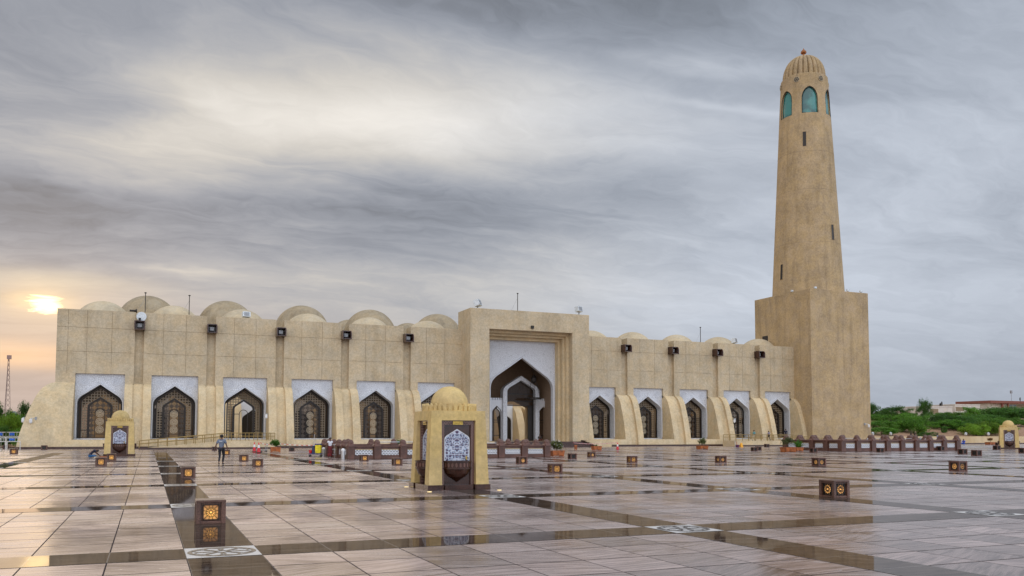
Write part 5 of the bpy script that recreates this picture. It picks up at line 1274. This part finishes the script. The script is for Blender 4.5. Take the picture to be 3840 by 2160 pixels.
# houses
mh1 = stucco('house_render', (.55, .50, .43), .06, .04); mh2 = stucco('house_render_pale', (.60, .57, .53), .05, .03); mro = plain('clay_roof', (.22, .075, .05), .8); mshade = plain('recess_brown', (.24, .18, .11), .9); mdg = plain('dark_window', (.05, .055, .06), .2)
def house(u0, u1, v, Y, label, m, dep=14, parts=()):
    a, c = onY(u0, v, Y), onY(u1, v, Y); zt = a.z; root = thing('house', label, 'house', (a.x, Y, 3.5), 0, 'flat roofed houses beyond the trees'); w = c.x-a.x; h = zt-3.5
    b = MB(); b.box(0, w, 0, dep, 0, h-.35); b.build('wall', m, root); b = MB(); b.box(-.12, w+.12, -.12, dep+.12, h-.35, h); b.build('parapet', m, root, bevel=.03)
    for kind, ua, ub, va, vb in parts:
        xa, xb = onY(ua, va, Y).x-a.x, onY(ub, va, Y).x-a.x; z1, z0 = onY(ua, va, Y).z-3.5, onY(ua, vb, Y).z-3.5
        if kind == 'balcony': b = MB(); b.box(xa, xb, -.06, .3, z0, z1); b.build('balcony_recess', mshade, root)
        if kind == 'window':
            b = MB(); b.box(xa, xb, -.08, .2, z0, z1); o_ = b.build('window', mdg, root); b = MB(); b.box(xa, xb, -.12, -.085, (z0+z1)/2-.06, (z0+z1)/2+.06); b.box((xa+xb)/2-.06, (xa+xb)/2+.06, -.12, -.085, z0, z1); b.build('mullion', m, o_)
        if kind == 'roof': b = MB(); b.box(xa, xb, -1.6, dep, z0, z1); b.build('roof', mro, root, bevel=.05)
        if kind == 'column': b = MB(); b.box(xa, xb, -1.2, -.6, z0, z1); b.build('column', mro, root)
        if kind == 'slab': b = MB(); b.box(xa, xb, -1.5, .0, z0, z1); b.build('balcony_slab', m, root)
    return root, w, h
house(3388, 3396, 1544, 230, 'narrow pale house end behind the right street lamp', mh2)
house(3416, 3452, 1539, 215, 'low beige house left of the narrow conical tree', mh1, parts=(('balcony', 3420, 3440, 1549, 1560),))
h2 = house(3482, 3571, 1522, 220, 'pale flat roofed house with satellite dishes on its roof', mh2, parts=(('balcony', 3488, 3518, 1533, 1552),))
h3 = house(3581, 3674, 1515, 225, 'pale flat roofed house with a wide brown balcony recess', mh2, parts=(('balcony', 3584, 3614, 1526, 1541),))
house(3676, 3706, 1533, 228, 'long low pale wing left of the red roofed house', mh1)
house(3706, 3900, 1512, 232, 'large house with red brown roof and an arched window at the right', mh1, parts=(('roof', 3700, 3900, 1502, 1512), ('column', 3748, 3753, 1512, 1532), ('column', 3770, 3774, 1512, 1530), ('balcony', 3776, 3900, 1514, 1528), ('window', 3782, 3810, 1518, 1529), ('slab', 3752, 3900, 1530, 1533), ('window', 3733, 3741, 1517, 1520)))
for u, v, r, l in ((3532, 1514, .9, 'larger satellite dish on the pale house roof'), (3526, 1518, .7, 'smaller satellite dish on the pale house roof'), (3826, 1497, .8, 'satellite dish on the red brown roof')):
    p = onY(u, v, 226); o = thing('satellite_dish', l, 'satellite dish', tuple(p)); q = MB().lathe([(r, 0), (r*.7, -.2), (.05, -.32)], 12).build('dish', Mt['frame'], o, True); q.rotation_euler = (pi/2, 0, .4); MB().tube([(0, .1, 0), (0, .1, -1.5)], .06).build('mount', Mt['frame'], o)
p = onY(3793, 1500, 236); o = thing('antenna', 'tall thin antenna with small head on the red roofed house', 'antenna', (p.x, 236, p.z)); zt = onY(3793, 1470, 236).z-p.z; MB().tube([(0, 0, -.5), (0, 0, zt)], .09, 5).build('mast', Mt['grey'], o); MB().box(-.35, .35, -.3, .3, zt-.6, zt+.6).build('head', Mt['grey'], o)
# ================================================================ PEOPLE
skinm = plain('skin_brown', (.14, .065, .04), .6, var=.08); hairm = plain('hair_black', (.012, .010, .010), .7)
def skin_obj(name, chains, m, parent, sub=1):
    """chains: list of lists of (pos, radius); first point of a chain may be an index key of an earlier point"""
    vs = []; es = []; rs = []; key = {}
    for ch in chains:
        prev = None
        for it in ch:
            if isinstance(it, str): prev = key[it]; continue
            nm, pos, r = it
            vs.append(pos); rs.append(r); i = len(vs)-1; key[nm] = i
            if prev is not None: es.append((prev, i))
            prev = i
    me = bpy.data.meshes.new(name); me.from_pydata(vs, es, []); o = bpy.data.objects.new(name, me); C.objects.link(o); o.parent = parent
    md = o.modifiers.new('skin', 'SKIN'); md.use_smooth_shade = True
    sv = me.skin_vertices[0].data if me.skin_vertices else None
    if sv is None:
        bm = bmesh.new(); bm.from_mesh(me); bm.verts.layers.skin.verify(); bm.to_mesh(me); bm.free(); sv = me.skin_vertices[0].data
    for i, r in enumerate(rs):
        sv[i].radius = r if isinstance(r, tuple) else (r, r); sv[i].use_root = (i == 0)
    ss = o.modifiers.new('smooth', 'SUBSURF'); ss.levels = sub; ss.render_levels = sub
    me.materials.append(m); dg = bpy.context.evaluated_depsgraph_get(); dg.update(); nm_ = bpy.data.meshes.new_from_object(o.evaluated_get(dg))
    n = bpy.data.objects.new(name, nm_); bpy.data.objects.remove(o); C.objects.link(n); n.parent = parent
    if not nm_.materials: nm_.materials.append(m)
    for p_ in nm_.polygons: p_.use_smooth = True
    return n
ST = dict(pel=(0, 0, .95), sp=(0, 0, 1.12), ch=(0, 0, 1.30), nk=(0, 0, 1.46), hb=(0, .015, 1.54), hm=(0, .02, 1.62), ht=(0, .01, 1.69),
          shR=(.18, 0, 1.40), elR=(.25, -.03, 1.13), wrR=(.27, .04, .89), shL=(-.18, 0, 1.40), elL=(-.25, -.03, 1.13), wrL=(-.27, .04, .89),
          hpR=(.10, 0, .90), knR=(.11, .03, .50), anR=(.11, -.02, .09), toR=(.12, .13, .035), hpL=(-.10, 0, .90), knL=(-.11, .03, .50), anL=(-.11, -.02, .09), toL=(-.12, .13, .035))
def person(label, loc, rz, height, top, bottom, shoe, pose=None, long_skirt=False, cover=None, sleeve=.55, hair=True, group=None):
    J = dict(ST); J.update(pose or {}); J = {k: Vector(v) for k, v in J.items()}
    root = thing('person', label, 'person', loc, rz, group); root.scale = (height/1.72,)*3
    up_ = (J['hm']-J['nk']).normalized(); f_ = Vector((0, 1, 0)); f_ = (f_-up_*f_.dot(up_)).normalized(); sd_ = up_.cross(f_)*-1
    ch = [[('pel', J['pel'], (.13, .10)), ('sp', J['sp'], (.125, .095)), ('ch', J['ch'], (.15, .105)), ('nk', J['nk'], .06), ('hb', J['hb'], .072), ('hm', J['hm'], (.083, .10)), ('ht', J['ht'], .062)],
          ['hm', ('nose', J['hm']+f_*.12-up_*.01, .016)], ['hm', ('chin', J['hb']+f_*.055-up_*.005, .035)]]
    for s, S in ((1, 'R'), (-1, 'L')):
        sh, el, wr = J['sh'+S], J['el'+S], J['wr'+S]
        ch.append(['hm', ('ear'+S, J['hm']+sd_*s*.092-up_*.005, .018)])
        fd = (wr-el).normalized(); pm = wr+fd*.07; ch.append(['ch', ('sh'+S, sh, .062), ('um'+S, sh.lerp(el, .5), .05), ('el'+S, el, .04), ('fa'+S, el.lerp(wr, .4), .038), ('wr'+S, wr, .026), ('pm'+S, pm, (.040, .018))])
        cr = fd.cross(Vector((1, 0, 0))); cr = cr.normalized() if cr.length > .1 else Vector((0, 1, 0))
        inn = Vector((-s, 0, 0))
        for q, (o_, L) in enumerate(((-.030, .070), (-.010, .08), (.010, .075), (.028, .06))):
            ch.append(['pm'+S, ('f%d%s' % (q, S), pm+cr*o_+fd*.035, .0095), ('g%d%s' % (q, S), pm+cr*o_+fd*(L)+inn*.012, .0085), ('h%d%s' % (q, S), pm+cr*o_+fd*(L+.022)+inn*.03, .007)])
        ch.append(['pm'+S, ('t1'+S, pm+cr*.045-fd*.02+inn*.01, .012), ('t2'+S, pm+cr*.062+fd*.03+inn*.022, .009)])
        hp, kn, an, to = J['hp'+S], J['kn'+S], J['an'+S], J['to'+S]
        ch.append(['pel', ('hp'+S, hp, .085), ('th'+S, hp.lerp(kn, .5), .072), ('kn'+S, kn, .053), ('cf'+S, kn.lerp(an, .35), .052), ('an'+S, an, .034), ('to'+S, to, (.036, .026))])
    body = skin_obj('body', ch, skinm, root)
    # eyes and mouth set in the face
    b = MB()
    for s in (-1, 1): b.ball(tuple(J['hm']+up_*.012+sd_*s*.032+f_*.094), .010, 6, 5)
    b.build('eyes', hairm, body); b = MB(); b.ball(tuple(J['hm']-up_*.055+f_*.088), (.024, .008, .006), 6, 5); b.build('lips', plain('lips', (.16, .05, .04), .6) if 'lips' not in bpy.data.materials else bpy.data.materials['lips'], body)
    # shirt
    k = .022; T = [[('pel', J['pel']+Vector((0, 0, -.05)), (.155, .122)), ('sp', J['sp'], (.150, .118)), ('ch', J['ch'], (.172, .128)), ('nk', J['nk']-up_*.025, .072)]]
    for s, S in ((1, 'R'), (-1, 'L')):
        sh, el, wr = J['sh'+S], J['el'+S], J['wr'+S]; T.append(['ch', ('sh'+S, sh, .082), ('um'+S, sh.lerp(el, min(1, sleeve)), .073)]+([('lo'+S, el, .062), ('cf'+S, el.lerp(wr, .9), .045)] if sleeve >= 1 else []))
    skin_obj('shirt', T, top, root)
    if long_skirt:
        pe = J['pel']; b = MB(); n = 20; zs_ = (1.02, .85, .6, .35, .14) if not cover else (1.02, .8, .5, .2, .03)
        prof = [(.155, .12), (.175, .135), (.19, .15), (.205, .165), (.215, .175)]; vs = []; fs = []
        for (rx, ry), z in zip(prof, zs_): vs += [((rx*(1+.05*sin(5*a)))*cos(a)+pe.x, (ry*(1+.05*sin(5*a+1)))*sin(a)+pe.y, z) for a in [2*pi*q/n for q in range(n)]]
        for i in range(4):
            for q in range(n): fs.append((i*n+q, i*n+(q+1) % n, (i+1)*n+(q+1) % n, (i+1)*n+q))
        fs.append(tuple(range(n))); b.add(vs, fs); b.build('sarong' if not cover else 'robe', bottom, root, True)
    else:
        T = [[('pel', J['pel']-Vector((0, 0, .0)), (.142, .112))]]
        for S in 'RL': hp, kn, an = J['hp'+S], J['kn'+S], J['an'+S]; T.append(['pel', ('hp'+S, hp, .100), ('th'+S, hp.lerp(kn, .5), .088), ('kn'+S, kn, .070), ('cf'+S, kn.lerp(an, .5), .062), ('an'+S, kn.lerp(an, .93), .056)])
        skin_obj('trousers', T, bottom, root)
    for S in 'RL':
        an, to = J['an'+S], J['to'+S]; dr = (to-an); dr.z = 0; dr = dr.normalized() if dr.length > .02 else Vector((0, 1, 0))
        skin_obj('shoe', [[('a', Vector((an.x, an.y, to.z+.02))-dr*.05, (.046, .042)), ('b', Vector((an.x, an.y, to.z+.02))+dr*.08, (.05, .040)), ('c', to+dr*.03+Vector((0, 0, .01)), (.045, .030))]], shoe, root)
    if hair:
        b = MB(); c_ = J['hm']+up_*.025-f_*.022; b.ball(tuple(c_), (.098, .112, .100), 12, 8); b.build('hair', cover or hairm, root, True)
    if cover: b = MB(); c_ = J['nk']; b.ball(tuple(c_-f_*.03), (.13, .11, .14), 12, 8); b.build('head_cover', cover, root, True)
    return root
msh = plain('grey_blue_shirt', (.15, .18, .24), .8, var=.25); mdkt = plain('black_trousers', (.012, .012, .018), .8); mwsh = plain('white_shirt', (.66, .67, .72), .8, var=.1); mteal = plain('teal_shirt', (.16, .36, .38), .8); mnavy = plain('navy_shirt', (.010, .014, .035), .8); mjean = plain('blue_jeans', (.02, .10, .24), .8, var=.4)
mred2, t = mat('red_sarong'); n = t.noise(t.obj, 14, 4, .7); t.put(t.p.inputs['Base Color'], t.mix(t.ramp(n, (.42, .58, 0, 1)), (.20, .02, .02), (.05, .008, .012))); t.p.inputs['Roughness'].default_value = .85
mlil = plain('lilac_shirt', (.28, .27, .38), .8); mblu = plain('royal_blue_cloth', (.01, .10, .55), .8, var=.3)
p = gnd(829, 1743); w = person('man in grey blue shirt and black trousers walking away across the plaza', p, -.35, 1.70, msh, mdkt, Mt['black'],
    dict(knR=(.09, .16, .52), anR=(.07, .05, .12), toR=(.10, .20, .035), knL=(-.08, -.02, .50), anL=(-.06, -.26, .15), toL=(-.06, -.16, .04), elR=(.27, .02, 1.14), wrR=(.31, .12, .92), elL=(-.28, -.06, 1.14), wrL=(-.37, -.02, .90)), sleeve=.75, group='people on the plaza')
b = MB(); b.box(-.085, .085, -.158, -.150, 1.335, 1.362); q = b.build('back_print', mw, w)
p = gnd(1237, 1717); person('man in white shirt and red sarong standing between two steel bollards', p, pi, 1.47, mwsh, mred2, Mt['black'], None, True, group='people on the plaza')
p = gnd(345, 1716); person('man in navy shirt and blue jeans sitting bent over by the left fountain', p, -pi/2+.25, 1.55, mnavy, mjean, skinm,
    dict(pel=(0, -.18, .14), sp=(0, -.12, .33), ch=(0, .08, .52), nk=(0, .24, .60), hb=(0, .30, .60), hm=(0, .37, .58), ht=(0, .43, .54), shR=(.18, .14, .56), elR=(.24, .36, .34), wrR=(.18, .56, .16), shL=(-.18, .14, .56), elL=(-.24, .36, .34), wrL=(-.14, .58, .16),
         hpR=(.11, -.12, .14), knR=(.36, .16, .16), anR=(.10, .30, .09), toR=(-.02, .34, .05), hpL=(-.11, -.12, .14), knL=(-.36, .16, .16), anL=(-.10, .34, .09), toL=(.02, .40, .05)), group='people on the plaza')
o = thing('tool_pile', 'small pile of stones, sacks and tools on the ground before the seated man', 'tools', gnd(372, 1717)); rnd = random.Random(4)
for k in range(7): b = MB(); b.T = Matrix.Rotation(rnd.random()*3, 4, 'Z'); s_ = rnd.uniform(.10, .2); b.box(-s_, s_, -s_*.5, s_*.5, 0, rnd.uniform(.06, .14)); q = b.build('block', [Mt['screen'], Mt['wood'], mw, Mt['frame']][k % 4], o, bevel=.015); q.location = (rnd.uniform(-.4, .75), rnd.uniform(-.3, .3), 0)
def onramp(u, vf, Y, vh): q = onY(u, vf, Y); return q, onY(u, vh, Y).z-q.z
q, h = onramp(2828, 1650, RY+1.2, 1610); q.z = .82; person('person in teal shirt walking on the right ramp, left of two walkers', q, pi/2, h, mteal, Mt['screen'], Mt['black'], dict(knR=(.1, .16, .5), anR=(.1, .16, .1), toR=(.1, .3, .04), knL=(-.1, .02, .5), anL=(-.1, -.24, .14), toL=(-.1, -.14, .05)), sleeve=1, group='people on the plaza')
q, h = onramp(2884, 1650, RY+1.0, 1613); q.z = .82; person('person in lilac shirt looking at a phone on the right ramp', q, pi/2, h, mlil, mdkt, Mt['black'], dict(elR=(.22, .05, 1.12), wrR=(.12, .27, 1.20), elL=(-.22, .05, 1.12), wrL=(-.10, .22, 1.10), knR=(.1, .18, .5), anR=(.1, .18, .1), toR=(.1, .32, .04), knL=(-.1, .0, .5), anL=(-.1, -.2, .12), toL=(-.1, -.1, .05), hb=(0, .04, 1.53), hm=(0, .07, 1.60), ht=(0, .07, 1.67)), sleeve=1, group='people on the plaza')
q, h = onramp(2947, 1648, RY+3.2, 1612); q.z = 1.0; person('person in dark clothes standing in the shade of the last window', q, 2.6, 1.6, mnavy, mdkt, Mt['black'], sleeve=1, group='people on the plaza')
SIT = dict(pel=(0, -.1, .16), sp=(0, -.1, .34), ch=(0, -.06, .56), nk=(0, -.02, .72), hb=(0, .0, .79), hm=(0, .02, .87), ht=(0, .02, .94), shR=(.18, -.03, .66), elR=(.26, .06, .42), wrR=(.22, .28, .36), shL=(-.18, -.03, .66), elL=(-.26, .06, .42), wrL=(-.22, .28, .36), hpR=(.11, -.06, .16), knR=(.24, .34, .34), anR=(.12, .56, .09), toR=(.12, .68, .04), hpL=(-.11, -.06, .16), knL=(-.24, .34, .30), anL=(-.12, .50, .09), toL=(-.12, .62, .04))
p = gnd(3614, 1667); person('person wrapped in bright blue sitting on the ground past the balustrade end', p, pi/2+.4, 1.75, mblu, mblu, Mt['black'], SIT, sleeve=1, group='people on the plaza')
p = gnd(3516, 1664)*.88; p.z = 0; person('person in striped shirt and dark trousers standing behind the right balustrade', p, .6, 1.95, mlil, mnavy, Mt['black'], sleeve=.6, group='people on the plaza')
rb = plain('black_robe', (.012, .012, .013), .8); brn = plain('brown_pattern_cloth', (.12, .03, .02), .8, var=.5, nscale=12)
for u, s_, m_, l in ((3417.5, 2.05, rb, 'woman in a long black robe behind the right balustrade, left of two'), (3431.5, 2.0, rb, 'woman in a long black robe behind the right balustrade, right of two')):
    p = gnd(u, 1664)*.86; p.z = 0; person(l, p, pi, s_, m_, m_, Mt['black'], None, True, m_, 1, group='people on the plaza')
p = gnd(3405.5, 1664)*.85; p.z = 0; person('woman in brown patterned robe seen just left of the two in black', p, pi-.5, 1.62, brn, brn, Mt['black'], None, True, brn, 1, group='people on the plaza')
p = gnd(3452, 1664)*.86; p.z = 0; person('person in white head cover low behind the right balustrade', p, 2.2, 1.42, Mt['grey'], Mt['grey'], Mt['black'], None, True, mw, 1, group='people on the plaza')
q = onY(1994, 1654, SY+1.5); person('dark dressed person sitting on the portal steps by the door', (q.x, SY-1.2, .73), pi, 1.7, rb, brn, Mt['black'], SIT, sleeve=1, group='people on the plaza')
